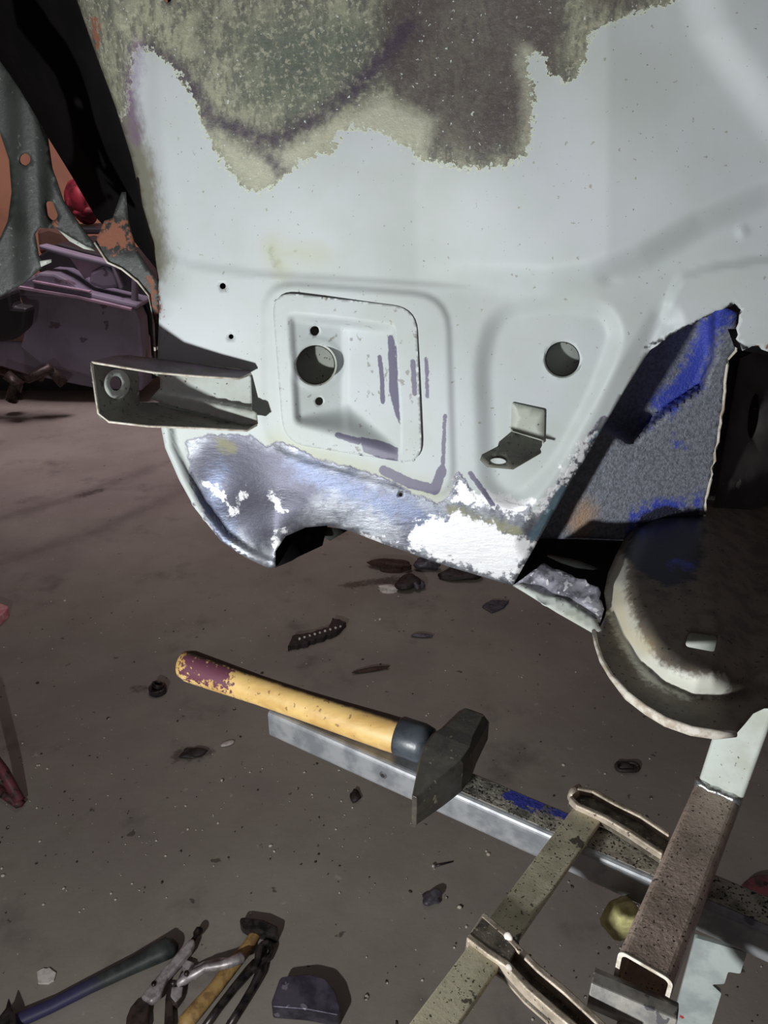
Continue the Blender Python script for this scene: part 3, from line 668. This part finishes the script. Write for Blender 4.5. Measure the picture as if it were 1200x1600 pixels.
prof('welded_bracket', rrect(.042, .05, .004), c1+td*.024+Vector((0, 0, -.02)), c1+td*.016+Vector((.01, 0, .137)), M_PRIMER, tube, up=td)
loft('weld_bead', [(c1+ts*k*.021/3+td*(-.002+.001*math.sin(k*2.1))+Vector((0, 0, .0205+.0008*math.cos(k*3))), .006, .004) for k in range(-3, 4)], M_WELD, tube, 10)
loft('weld_bead', [(c1-ts*.021+Vector((0, 0, .02-.006*k)), .003, .003) for k in range(6)], M_WELD, tube, 10)
# leg plate that carries the crossbar
lp = thing('leg_plate', Z(1130, 1560, .66).xy.to_3d(), 'pale notched steel leg plate with red specks below the rusty square tube', 'metal plate')
lp.location.z = 0
pz = plane3((1100, 1480, .74), (1160, 1480, .73), (1100, 1600, .70))
p1, p2 = Z(1086, 1462, .655), Z(1148, 1480, .655)
ll = rounded([(0, 0), (.044, 0), (.044, .030), (.034, .032), (.034, .050), (.024, .056), (.034, .064), (.034, .15), (.034, .655), (0, .655)], .002, 2)
sx = (p2-p1).normalized()
me = bpy.data.meshes.new('plate'); me.from_pydata([tuple(p1+sx*x-Vector((0, 0, y))) for x, y in ll], [], [list(range(len(ll)))]); me.update()
o = link('plate', me, M_PALE, lp, False); solid(o, .004, 0)

# bar clamp
CZ = .7095
b0, b0r = Z(640, 1600, CZ), Z(716, 1600, CZ); tip = Z(895, 1262, CZ); tipr = Z(938, 1285, CZ)
bd = ((tip+tipr)/2-(b0+b0r)/2).normalized(); bs = bd.cross(Vector((0, 0, 1)))
clamp = thing('bar_clamp', (b0+b0r)/2+bd*.15+Vector((0, 0, -.004)), 'brassy steel bar clamp lying across the crossbar with two cast jaws', 'clamp')
cm = (tip+tipr)/2
def barm(name):
    p0, p1 = cm-bd*.46-Vector((0, 0, .003)), cm+bd*.004-Vector((0, 0, .003)); n = 60; vs = []; fs = []
    sec = rrect(.029, .008, .0012, 2)
    for i in range(n+1):
        for x, y in sec: vs.append(p0.lerp(p1, i/n)+bs*x+Vector((0, 0, y)))
    k = len(sec)
    for i in range(n):
        for j in range(k): fs.append((i*k+j, i*k+(j+1) % k, (i+1)*k+(j+1) % k, (i+1)*k+j))
    fs += [list(range(k)), [n*k+j for j in range(k)][::-1]]
    me = bpy.data.meshes.new(name); me.from_pydata([tuple(v) for v in vs], [], fs); me.update()
    V = np.array([(v.x, v.y) for v in vs])
    f = np.max([r-linedist(V, wpz(pp, CZ)) for pp, r in [([(917, 1270), (925, 1278)], .005), ([(748, 1521), (750, 1523)], .001)]], axis=0)/.02
    me.attributes.new('blue', 'FLOAT', 'POINT').data.foreach_set('value', (f+5).astype(np.float32))
    bm = bmesh.new(); bm.from_mesh(me); bmesh.ops.recalc_face_normals(bm, faces=bm.faces); bm.to_mesh(me); bm.free()
    return link(name, me, M_CBAR, clamp, False)
barm('clamp_bar')
def ibeam(name, stations, wdt, z0, h, parent):
    """cast arm: two raised flanges along a sunken web. stations = (left px pt, right px pt) at the top"""
    L = [Z(a[0], a[1], z0) for a, b in stations]; R = [Z(b[0], b[1], z0) for a, b in stations]
    for nm, Q, sgn in (('jaw_rib', L, 1), ('jaw_rib', R, -1)):
        bm = bmesh.new(); rg = []
        for i, p in enumerate(Q):
            q = (R if sgn > 0 else L)[i]; inn = (q-p).normalized()*wdt
            rg.append([bm.verts.new(v) for v in (p, p+inn, p+inn-Vector((0, 0, h)), p-Vector((0, 0, h)))])
        for A_, B_ in zip(rg, rg[1:]):
            for k in range(4): bm.faces.new((A_[k], A_[(k+1) % 4], B_[(k+1) % 4], B_[k]))
        bm.faces.new(rg[0]); bm.faces.new(rg[-1][::-1]); bmesh.ops.recalc_face_normals(bm, faces=bm.faces)
        me = bpy.data.meshes.new(nm); bm.to_mesh(me); bm.free(); o = link(nm, me, M_CAST, parent, False); bevel(o, .0015, 3)
    vs = [p-Vector((0, 0, h*.55)) for p in L]+[p-Vector((0, 0, h*.55)) for p in R]; n = len(L)
    me = bpy.data.meshes.new('jaw_web'); me.from_pydata([tuple(v) for v in vs], [], [(i, i+1, n+i+1, n+i) for i in range(n-1)]); me.update()
    if me.polygons[0].normal.z < 0: me.flip_normals()
    solid(link('jaw_web', me, M_CASTD, parent, False), .005)
jaw = bpy.data.objects.new('fixed_jaw', None); C.objects.link(jaw); jaw.parent = clamp; jaw.matrix_parent_inverse = Matrix.Translation(clamp.location).inverted()
arm = bpy.data.objects.new('sliding_jaw', None); C.objects.link(arm); arm.parent = clamp; arm.matrix_parent_inverse = Matrix.Translation(clamp.location).inverted()
def plink(o, par): o.parent = par; o.matrix_parent_inverse = Matrix.Identity(4)
def ib(stations, wdt, z0, h, par):
    before = set(C.objects); ibeam('x', stations, wdt, z0, h, None)
    for o in set(C.objects)-before: plink(o, par)
ib([((889, 1246), (905, 1228)), ((900, 1258), (930, 1232)), ((945, 1278), (965, 1252)), ((985, 1302), (1003, 1270)), ((1035, 1335), (1048, 1300))], .0055, .717, .0135, jaw)
plink(loft('jaw_head', [(Z(892, 1247, .710), .004, .006), (Z(897, 1240, .710), .006, .007), (Z(905, 1232, .710), .004, .006)], M_CAST, None, 14), jaw)
ib([((728, 1465), (757, 1424)), ((760, 1490), (790, 1452)), ((790, 1510), (808, 1472)), ((822, 1545), (845, 1508)), ((862, 1580), (890, 1545)), ((900, 1612), (930, 1582)), ((940, 1650), (975, 1625))], .0062, .715, .020, arm)
hb = bpy.data.meshes.new('jaw_block')
hv = [Z(728, 1465, .714), Z(757, 1424, .714), Z(808, 1470, .714), Z(786, 1508, .714)]
plink(slab('jaw_block', [(731, 1464), (757, 1427), (812, 1472), (792, 1512)], .7092, .0054, M_CASTD, None, .001), arm)
plink(slab('jaw_block', [(728, 1466), (755, 1424), (762, 1429), (734, 1472)], .694, .0205, M_CAST, None, .002), arm)
for x, y, r in ((795, 1463, .0035), (796, 1511, .0026)):
    plink(lump('paint_drip', Z(x, y, .716), r, M_GLASSY if r > 1 else M_FLAKE, None, seed=3, sub=2), arm)

# second clamp pad at the tube mouth
pad = thing('clamp_foot', Z(990, 1580, .70), 'slanted grey steel clamp foot at the open end of the square tube', 'clamp foot')
padd = (Z(1046, 1572, .715)-Z(938, 1526, .715)).normalized(); pw = padd.cross(Vector((0, 0, 1)))
pc = (Z(935, 1545, .712)+Z(1048, 1592, .712))/2
prof('foot_block', [(-.012, .006), (-.004, .011), (.006, .011), (.012, -.004), (.009, -.016), (-.012, -.016)], pc-padd*.033, pc+padd*.031, M_CASTG, pad, bev=.0012)
loft('foot_screw', [(pc+pw*.002-Vector((0, 0, .014)), .009, .009), (pc+pw*.03-Vector((0, 0, .03)), .010, .010), (pc+pw*.09-Vector((0, 0, .05)), .009, .009)], M_FLAKE, pad)

# big hammer lying on the crossbar
hz = .7238
hA, hB = Z(284, 1036, hz), Z(664, 1163, hz); hd = (hB-hA).normalized()
ham = thing('cross_peen_hammer', hB-Vector((0, 0, .018)), 'large hammer with worn yellow wooden handle lying on the crossbar', 'hammer')
L_ = (hB-hA).length
sts = [(0, .0115, .0125), (.004, .0165, .018), (.015, .0195, .021), (.06, .0185, .020), (.12, .0165, .0185), (.18, .0165, .0185), (.24, .018, .0195), (.29, .0195, .0205), (L_, .0195, .0205)]
def bow(s): return Vector((0, 0, -.002*math.sin(s/L_*math.pi)))
hs = []
for i in range(len(sts)-1):
    for k in range(6):
        t = k/6; s0, s1 = sts[i], sts[i+1]; s_ = s0[0]*(1-t)+s1[0]*t; hs.append((hA+hd*s_+bow(s_), s0[1]*(1-t)+s1[1]*t, s0[2]*(1-t)+s1[2]*t))
h_o = loft('handle', hs, M_WOOD, ham, 28)
co = np.array([tuple(v.co) for v in h_o.data.vertices]); rel = co-np.array(hA); s_ = rel@np.array(hd); zz = co[:, 2]-hz
hk = hd.cross(Vector((0, 0, 1))); side = rel@np.array(hk)
if hk.y < 0: side = -side    # side > 0 points away
pv = np.minimum(.036-np.abs(s_-.050), .017-np.hypot(side+.012, zz-.012))/.02
gv = np.minimum((side+zz*.9-.015)/.010, (s_-.01)/.02)
for k, v in (('paint', pv), ('grime', gv)): h_o.data.attributes.new(k, 'FLOAT', 'POINT').data.foreach_set('value', (np.clip(v, -3, 3)+5).astype(np.float32))
loft('collar', [(hB-hd*.032, .0205, .0215), (hB-hd*.030, .0215, .0225), (hB-hd*.004, .0215, .0225), (hB+hd*.006, .019, .020)], M_SLEEVE, ham, 28)
# head: stations along its own axis, from poll to vertical peen edge
pk, pp = Z(743, 1128, .728), Z(648, 1262, .728); ax = (pp-pk).normalized(); ay = ax.cross(Vector((0, 0, 1)))
bm = bmesh.new(); rings = []
for s, wd, ht, ch, zo in ((0, .014, .015, .006, 0), (.006, .0185, .0195, .007, 0), (.045, .022, .021, .006, 0), (.062, .0245, .0225, .004, 0), (.085, .0235, .0225, .003, 0), (.110, .0155, .0215, .002, -.001), (.146, .0028, .019, .001, -.003)):
    c = pk+ax*s+Vector((0, 0, zo)); r = []
    for x, y in ((wd, ht-ch), (wd-ch, ht), (-wd+ch, ht), (-wd, ht-ch), (-wd, -ht+ch), (-wd+ch, -ht), (wd-ch, -ht), (wd, -ht+ch)): r.append(bm.verts.new(c+ay*x+Vector((0, 0, y))))
    rings.append(r)
for A_, B_ in zip(rings, rings[1:]):
    for k in range(8): bm.faces.new((A_[k], A_[(k+1) % 8], B_[(k+1) % 8], B_[k]))
bm.faces.new(rings[0]); bm.faces.new(rings[-1][::-1]); bmesh.ops.recalc_face_normals(bm, faces=bm.faces)
me = bpy.data.meshes.new('head'); bm.to_mesh(me); bm.free(); o = link('head', me, M_FORGED, ham, False); bevel(o, .0008, 2)

# yellow foam lump under the crossbar
tag(lump('foam_lump', Z(974, 1432, .652), .021, M_FOAM, None, (.85, .8, 1.1), .25, 4), 'crumbly yellow foam lump stuck under the crossbar beside the square tube', 'foam')

# ------------------------------------------------------------------ tools on the floor
def ftube(name, pts, mat, parent, n=14, flat=1.):
    """pts = (px, py, radius m) resting on the floor"""
    return loft(name, [(Z(x, y, r*flat), r, r*flat) for x, y, r in pts], mat, parent, n)
t = thing('pick_hammer', Z(10, 1590), 'dark handled pick hammer on the floor in the bottom left corner', 'hammer')
h = ftube('handle', [(-20, 1622, .013), (20, 1598, .013), (80, 1572, .012), (140, 1541, .013), (200, 1512, .015), (250, 1487, .0195), (264, 1480, .021), (267, 1478, .017)], M_HOSE, t, 16, .8)
V = np.array([(v.co.x, v.co.y) for v in h.data.vertices]); f = (.05-linedist(V, wp([(40, 1590), (100, 1563)])))/.05
h.data.attributes.new('blue', 'FLOAT', 'POINT').data.foreach_set('value', (f+5).astype(np.float32))
slab('head', [(13, 1557), (22, 1580), (30, 1612), (5, 1620), (-30, 1618), (0, 1585), (8, 1575)], 0, .03, M_TOOLDARK, t, .003)
t = thing('locking_pliers', Z(262, 1545), 'chrome locking pliers lying open on the floor left of the small hammer', 'pliers')
slab('upper_handle', [(219, 1556), (236, 1566), (250, 1556), (256, 1540), (262, 1527), (280, 1507), (299, 1484), (303, 1474), (304, 1466), (296, 1466), (280, 1484), (258, 1508), (238, 1532)], .012, .014, M_TOOLCHROME, t, .004)
loft('adjusting_screw', [(Z(300, 1472, .016), .005, .005), (Z(305, 1464, .016), .004, .004), (Z(307, 1460, .016), .0075, .0075), (Z(312, 1453, .016), .008, .008), (Z(314, 1450, .016), .004, .004)], M_TOOLDARK, t)
loft('lower_handle', [(Z(276, 1540, .014), .007, .008), (Z(290, 1530, .014), .008, .009), (Z(304, 1522, .016), .008, .008), (Z(322, 1512, .026), .0065, .007), (Z(345, 1509, .032), .007, .008), (Z(362, 1503, .034), .009, .008), (Z(378, 1496, .034), .010, .008), (Z(381, 1493, .034), .005, .005)], M_TOOLCHROME, t)
loft('spring_arm', [(Z(290, 1522, .008), .006, .005), (Z(318, 1508, .009), .006, .005), (Z(345, 1502, .022), .006, .005), (Z(356, 1500, .030), .004, .004)], M_TOOLCHROME, t)
slab('release_lever', [(283, 1497), (292, 1499), (303, 1503), (304, 1510), (298, 1518), (288, 1535), (272, 1541), (276, 1530), (286, 1518)], .004, .008, M_TOOLCHROME, t, .002)
slab('lower_jaw', [(262, 1536), (288, 1538), (286, 1556), (276, 1570), (270, 1568), (272, 1604), (256, 1604), (258, 1560)], 0, .014, M_JAW, t, .003)
slab('jaw_cheek', [(268, 1541), (286, 1541), (284, 1555), (274, 1566), (266, 1556)], .014, .004, M_TOOLCHROME, t, .002)
slab('upper_jaw', [(203, 1573), (217, 1556), (234, 1566), (231, 1585), (232, 1604), (196, 1604), (197, 1588)], 0, .018, M_JAW, t, .004)
for x, y in ((241, 1540), (271, 1538), (292, 1523)): loft('rivet', [(Z(x, y, .022), .0045, .0045), (Z(x, y, .022)+Vector((.0, -.0001, .007)), .004, .004)], M_TOOLDARK, t, 12, up=(0, 1, 0))
t = thing('small_hammer', Z(401, 1452), 'small hammer with dark head and thin wooden handle lying under the pincers', 'hammer')
slab('head', [(374, 1440), (375, 1433), (384, 1432), (412, 1436), (435, 1447), (432, 1462), (420, 1460), (403, 1455), (390, 1453), (378, 1446)], 0, .024, M_TOOLDARK, t, .004)
ftube('handle', [(408, 1447, .010), (401, 1456, .010), (385, 1482, .0115), (365, 1506, .0125), (335, 1545, .0125), (305, 1580, .014), (289, 1598, .0145), (285, 1603, .010)], M_OLDWOOD, t, 16, .8)
t = thing('pincers', Z(410, 1490), 'black pincers with round jaws on the floor right of the small hammer', 'pincers')
slab('jaw', [(402, 1475), (409, 1468), (420, 1466), (422, 1472), (414, 1476), (411, 1484), (408, 1494), (402, 1512), (390, 1514), (397, 1498), (398, 1486)], .004, .018, M_TOOLDARK, t, .005)
slab('jaw', [(420, 1466), (427, 1470), (429, 1482), (424, 1492), (416, 1500), (411, 1514), (402, 1512), (408, 1494), (416, 1490), (420, 1482), (418, 1474)], 0, .018, M_TOOLDARK, t, .005)
ftube('handle', [(400, 1505, .009), (388, 1518, .009), (365, 1545, .0075), (340, 1577, .007), (318, 1608, .007)], M_TOOLDARK, t)
ftube('handle', [(410, 1505, .009), (407, 1520, .009), (396, 1542, .0075), (378, 1572, .007), (355, 1608, .007)], M_TOOLDARK, t)
dl = slab('dolly_block', rounded([(438, 1526), (480, 1521), (508, 1528), (524, 1548), (532, 1576), (530, 1587), (478, 1577), (425, 1573), (424, 1565)], 6, 3), 0, .032, M_DOLLY, None, .006, 4)
tag(dl, 'dark polished steel dolly block with one rounded corner on the floor', 'dolly block')

# ------------------------------------------------------------------ scrap on the floor
def scrap(name, pts, h, mat, label, cat, group=None, seed=1, j=1.2, bev=.001):
    o = slab(name, jag(pts, j, 5, seed), 0, h, mat, None, bev, 1); return tag(o, label, cat, group)
scrap('filler_flake', [(58, 1517), (68, 1512), (78, 1512), (87, 1520), (85, 1531), (76, 1537), (60, 1537)], .004, M_FLAKE, 'white flake of dried filler on the floor above the pick hammer handle', 'flake')
nb = thing('hex_nut', Z(246, 1072), 'dark round nut on the floor left of the big hammer handle', 'nut')
cn = Z(246, 1074, .016)
prof('nut_body', circ(0, 0, .024, 24), cn-Vector((0, 0, .016)), cn+Vector((0, 0, .002)), M_TOOLDARK, nb, up=(0, 1, 0), hole=circ(0, 0, .013, 24), bev=.002)
prof('washer_face', circ(0, 0, .017, 24), cn+Vector((0, 0, .002)), cn+Vector((.003, .003, .012)), M_TOOLDARK, nb, up=(0, 1, 0), hole=circ(0, 0, .011, 24), bev=.002)
o = scrap('torn_metal_strip', [(450, 1010), (458, 992), (480, 989), (512, 980), (520, 964), (540, 972), (530, 984), (500, 996), (470, 1006)], .018, M_SCRAP, 'torn dark metal strip with pale flecks on the floor behind the hammer handle', 'scrap', None, 3)
for i in range(9):
    p = Z(468+i*8, 998-i*2.4, .02); c = lump('pale_fleck', p, .0045, M_FLAKE, None, seed=i, sub=1); c.parent = o
tag(lump('rusty_stick', Z(581, 1046, .006), .05, M_RUSTY, None, (1, .14, .12), .2, 3, 3, .28), 'thin rusty stick on the floor just behind the hammer handle', 'stick')
tag(lump('metal_sliver', Z(660, 993, .006), .034, M_SCRAPG, None, (1, .22, .15), .15, 5, 3, -.05), 'small dark sliver on the floor below the ground steel edge', 'scrap')
scrap('square_chip', [(753, 946), (768, 937), (795, 938), (788, 948), (768, 956)], .008, M_SCRAPG, 'flat grey square chip on the floor under the lower sill edge', 'chip', None, 2, .4)
pile = [('scrap_chunk', 616, 884, .075, (1, .45, .3), M_RUSTY, 'reddish brown crumpled chunk at the left of the scrap heap'), ('scrap_chunk', 670, 882, .055, (1, .45, .5), M_SCRAPG, 'grey crumpled chunk in the middle of the scrap heap'),
        ('scrap_chunk', 722, 898, .075, (1, .4, .22), M_SCRAP, 'dark flat chunk at the right of the scrap heap'), ('scrap_chunk', 638, 910, .045, (.8, 1, .4), M_SCRAP, 'small dark chunk at the front of the scrap heap'),
        ('scrap_chunk', 652, 912, .035, (.6, 1, .4), M_SCRAPG, 'small pale grey chunk at the front of the scrap heap'), ('scrap_chunk', 609, 920, .034, (1, .5, .3), M_FLAKE, 'white chip at the lower left of the scrap heap')]
for i, (nm, x, y, r, sq, mt, lb) in enumerate(pile):
    tag(lump(nm, Z(x, y, r*sq[2]*.7), r, mt, None, sq, .45, 20+i, 3, random.uniform(-.3, .3)), lb, 'scrap', 'scrap heap on the floor')
rg = thing('rusty_ring', Z(980, 1199), 'dark crushed metal ring on the floor left of the welded bracket', 'ring')
cr = Z(980, 1198, .006)
ringp = [(cr+Vector((.022*math.cos(a)*1.2, .015*math.sin(a), .002*math.sin(3*a))), .0045, .0045) for a in [2*math.pi*k/20 for k in range(21)]]
loft('ring_wire', ringp, M_SCRAP, rg, 8, up=(0, 0, 1)); lump('ring_lump', cr, .016, M_SCRAP, rg, (1.1, .6, .4), .4, 5, 2)
tag(lump('foil_wad', Z(675, 1402, .008), .015, M_SCRAPG, None, (1, 1, .6), .5, 9, 3), 'small crumpled grey wad on the floor below the crossbar', 'wad')
sc_ = thing('wood_screw', Z(690, 1350), 'small dark screw on the floor just below the crossbar', 'screw')
ftube('shank', [(680, 1353, .0025), (708, 1346, .0012)], M_TOOLDARK, sc_, 8); lump('screw_head', Z(677, 1353, .004), .0045, M_TOOLCHROME, sc_, sub=2, rough=.05)
tag(lump('oily_crumb', Z(555, 1243, .006), .014, M_SCRAP, None, (.8, 1.1, .5), .4, 11, 2), 'dark crumb on the floor under the crossbar edge, below the hammer handle', 'crumb')
tag(lump('paint_chip', Z(356, 1162, .003), .015, M_FLAKE, None, (1.1, .6, .2), .3, 12, 2, .5), 'pale paint chip on the floor below the butt of the hammer handle', 'chip')
tag(lump('dirt_clump', Z(300, 1176, .004), .03, M_SCRAP, None, (1, .5, .2), .5, 15, 3, .1), 'flat smear of dark dirt on the floor below the hammer handle butt', 'dirt')
# fine grit, uncountable
bm = bmesh.new(); rr = random.Random(5)
for i in range(520):
    gx, gy = rr.uniform(-30, 1200), rr.uniform(930, 1600)
    if gx < 560 and gy > 1430: gy -= 250
    p = Z(gx, gy, .001); r = rr.choice((.0010, .0014, .0018, .0028))
    if rr.random() < .04: r = .005
    m4 = Matrix.Translation(p) @ Matrix.Rotation(rr.uniform(0, 3), 4, 'Z') @ Matrix.Diagonal((r*rr.uniform(.7, 1.7), r, r*.5, 1)); bmesh.ops.create_icosphere(bm, subdivisions=1, radius=1, matrix=m4)
me = bpy.data.meshes.new('floor_grit'); bm.to_mesh(me); bm.free()
m = Mat('mixed_grit', srgb(214, 204, 190), .8); m.var(srgb(60, 50, 44), 9, .5, .52)
o = link('floor_grit', me, m.done()); tag(o, 'scattered pale and dark grit specks over the concrete floor', 'grit', None, 'stuff')

# ------------------------------------------------------------------ left edge
st_ = thing('axle_stand', Z(10, 1262), 'chipped maroon steel stand leg at the left edge of the floor', 'stand')
loft('stand_leg', [(Z(31, 1252, .012), .012, .012), (Z(5, 1205, .05), .013, .013), (Z(-60, 1120, .14), .014, .014)], M_REDOLD, st_, 4)
loft('brace', [(Z(33, 1258, .01), .012, .006), (Z(0, 1235, .01), .013, .006), (Z(-70, 1200, .01), .013, .006)], M_REDOLD, st_, 4)
sp = slab('pink_panel_corner', [(-90, 915), (-10, 938), (13, 947), (10, 953), (-4, 966), (-90, 1010)], .0, .03, M_PINK, None, .003)
tag(sp, 'faded pink plastic panel whose corner pokes in at the left edge', 'panel')
dk = slab('round_cover', circ(1192, 1392, 36, 28, 26), 0, .02, M_REDOLD, None, .003); tag(dk, 'dark maroon round cover on the floor at the right edge behind the crossbar', 'cover')

# ------------------------------------------------------------------ scrapped car in the background
YC = 4.35
car = thing('scrap_car', (-2.0, YC+.6, .25), 'dusty violet scrap car body without wheels standing at the back left', 'car')
def slabY(name, pts, y, dep, mat, parent, bev=.01, j=0):
    f = [Y(x, yy, y) for x, yy in pts]; n = len(f)
    vs = f+[v+Vector((0, dep, 0)) for v in f]
    me = bpy.data.meshes.new(name)
    fs = [list(range(n)), list(range(n, 2*n))[::-1]]+[[i, (i+1) % n, n+(i+1) % n, n+i] for i in range(n)]
    bm = bmesh.new(); bv = [bm.verts.new(v) for v in vs]
    for q_ in fs: bm.faces.new([bv[k] for k in q_])
    bmesh.ops.recalc_face_normals(bm, faces=bm.faces); bm.to_mesh(me); bm.free(); o = link(name, me, mat, parent, False)
    if bev: bevel(o, bev)
    return o
slabY('door_panel', [(25, 452), (120, 462), (210, 480), (219, 500), (224, 560), (222, 590), (140, 590), (60, 570), (30, 545), (42, 500)], YC, .16, M_CARPAINT, car, .02)
slabY('sill', [(-60, 530), (30, 534), (140, 556), (225, 566), (222, 612), (150, 608), (60, 590), (-60, 578)], YC+.05, .5, M_CARPAINT, car, .02)
slabY('fender', [(-60, 470), (18, 450), (40, 436), (62, 426), (85, 428), (105, 438), (130, 456), (215, 476), (215, 484), (120, 468), (25, 462)], YC-.03, .3, M_CARPAINT, car, .015)
slabY('belt_moulding', [(28, 447), (120, 462), (205, 482), (205, 486), (120, 467), (28, 452)], YC-.05, .03, M_GLASSY, car, .003)
slabY('belt_moulding', [(50, 438), (140, 455), (140, 458), (50, 442)], YC-.05, .03, M_GLASSY, car, .003)
slabY('interior', [(60, 400), (90, 380), (200, 410), (245, 440), (245, 590), (215, 600), (215, 485), (130, 460), (100, 436), (60, 425)], YC+.25, .6, M_CARDARK, car)
slabY('quarter_window', [(108, 402), (150, 410), (164, 415), (140, 432), (132, 436)], YC+.12, .02, M_GLASSY, car, .003)
slabY('mirror', [(140, 425), (165, 413), (178, 425), (185, 450), (160, 452), (138, 444)], YC+.05, .08, M_CARPAINT, car, .02)
slabY('window_pillar', [(172, 415), (178, 415), (192, 452), (186, 454)], YC+.04, .05, M_CARPAINT, car)
slabY('window_pillar', [(205, 430), (213, 434), (213, 478), (204, 476)], YC+.04, .05, M_CARPAINT, car)
slabY('roof_rail', [(60, 388), (60, 382), (120, 398), (170, 410), (200, 420), (200, 426), (165, 416), (110, 404)], YC+.04, .1, M_CARPAINT, car)
slabY('seat_back', [(55, 358), (75, 352), (100, 360), (108, 392), (60, 400)], YC+.5, .3, simple('brown_seat', srgb(90, 62, 50), .8), car, .03)
slabY('rear_quarter', [(220, 520), (228, 530), (231, 575), (221, 578)], YC+.1, .1, M_GLASSY, car, .01)
slabY('underbody_shade', [(-80, 575), (60, 588), (150, 606), (224, 610), (224, 628), (-80, 628)], YC+.3, .6, M_CARDARK, car)  # dark block stands in for the shadow under the car
bp = slabY('bumper_piece', [(-80, 470), (0, 462), (16, 455), (20, 480), (42, 482), (38, 515), (18, 532), (-80, 545)], YC-.35, .12, M_CARDARK, None, .02)
tag(bp, 'black plastic bumper piece hanging against the violet scrap car', 'bumper')
rb = thing('red_bag', Y(122, 345, 5.6), 'crumpled red bag seen through the gap beside the dark radiator support', 'bag')
lump('bag_body', Y(120, 316, 5.6), .115, M_RED, rb, (1, .8, .9), .6, 2, 4)
lump('bag_fold', Y(128, 330, 5.55), .055, M_RED, rb, (1.3, .8, .7), .4, 6, 3)
sh = thing('storage_shelf', (-2.1, 5.6, 0), 'dark shelf behind the scrap car that holds the red bag', 'shelf')
slabY('shelf_board', [(90, 356), (180, 356), (180, 366), (90, 366)], 5.4, .5, M_CARDARK, sh)
b_ = Y(98, 362, 5.65); e_ = Y(172, 362, 5.65)
for p in (b_, e_): prof('shelf_post', rrect(.04, .04, .004, 1), Vector((p.x, 5.65, 0)), Vector((p.x, 5.65, p.z)), M_CARDARK, sh, up=(0, 1, 0))
for i, (pts, r, lb) in enumerate((([(10, 585), (30, 600), (28, 622)], .03, 'bent dark pipe at the left of the parts lying under the scrap car'), ([(0, 578), (45, 592), (80, 575)], .025, 'arched dark arm lying under the scrap car'),
                          ([(60, 590), (75, 575), (100, 600)], .03, 'dark angled link under the scrap car sill'), ([(18, 626), (26, 600), (20, 590)], .035, 'short upright stub at the left under the scrap car'))):
    o = loft('suspension_arm', [(Y(x, y, 4.0+.05*i), r, r) for x, y in pts], M_JAW, None, 10); tag(o, lb, 'car part', 'suspension parts under the scrap car')
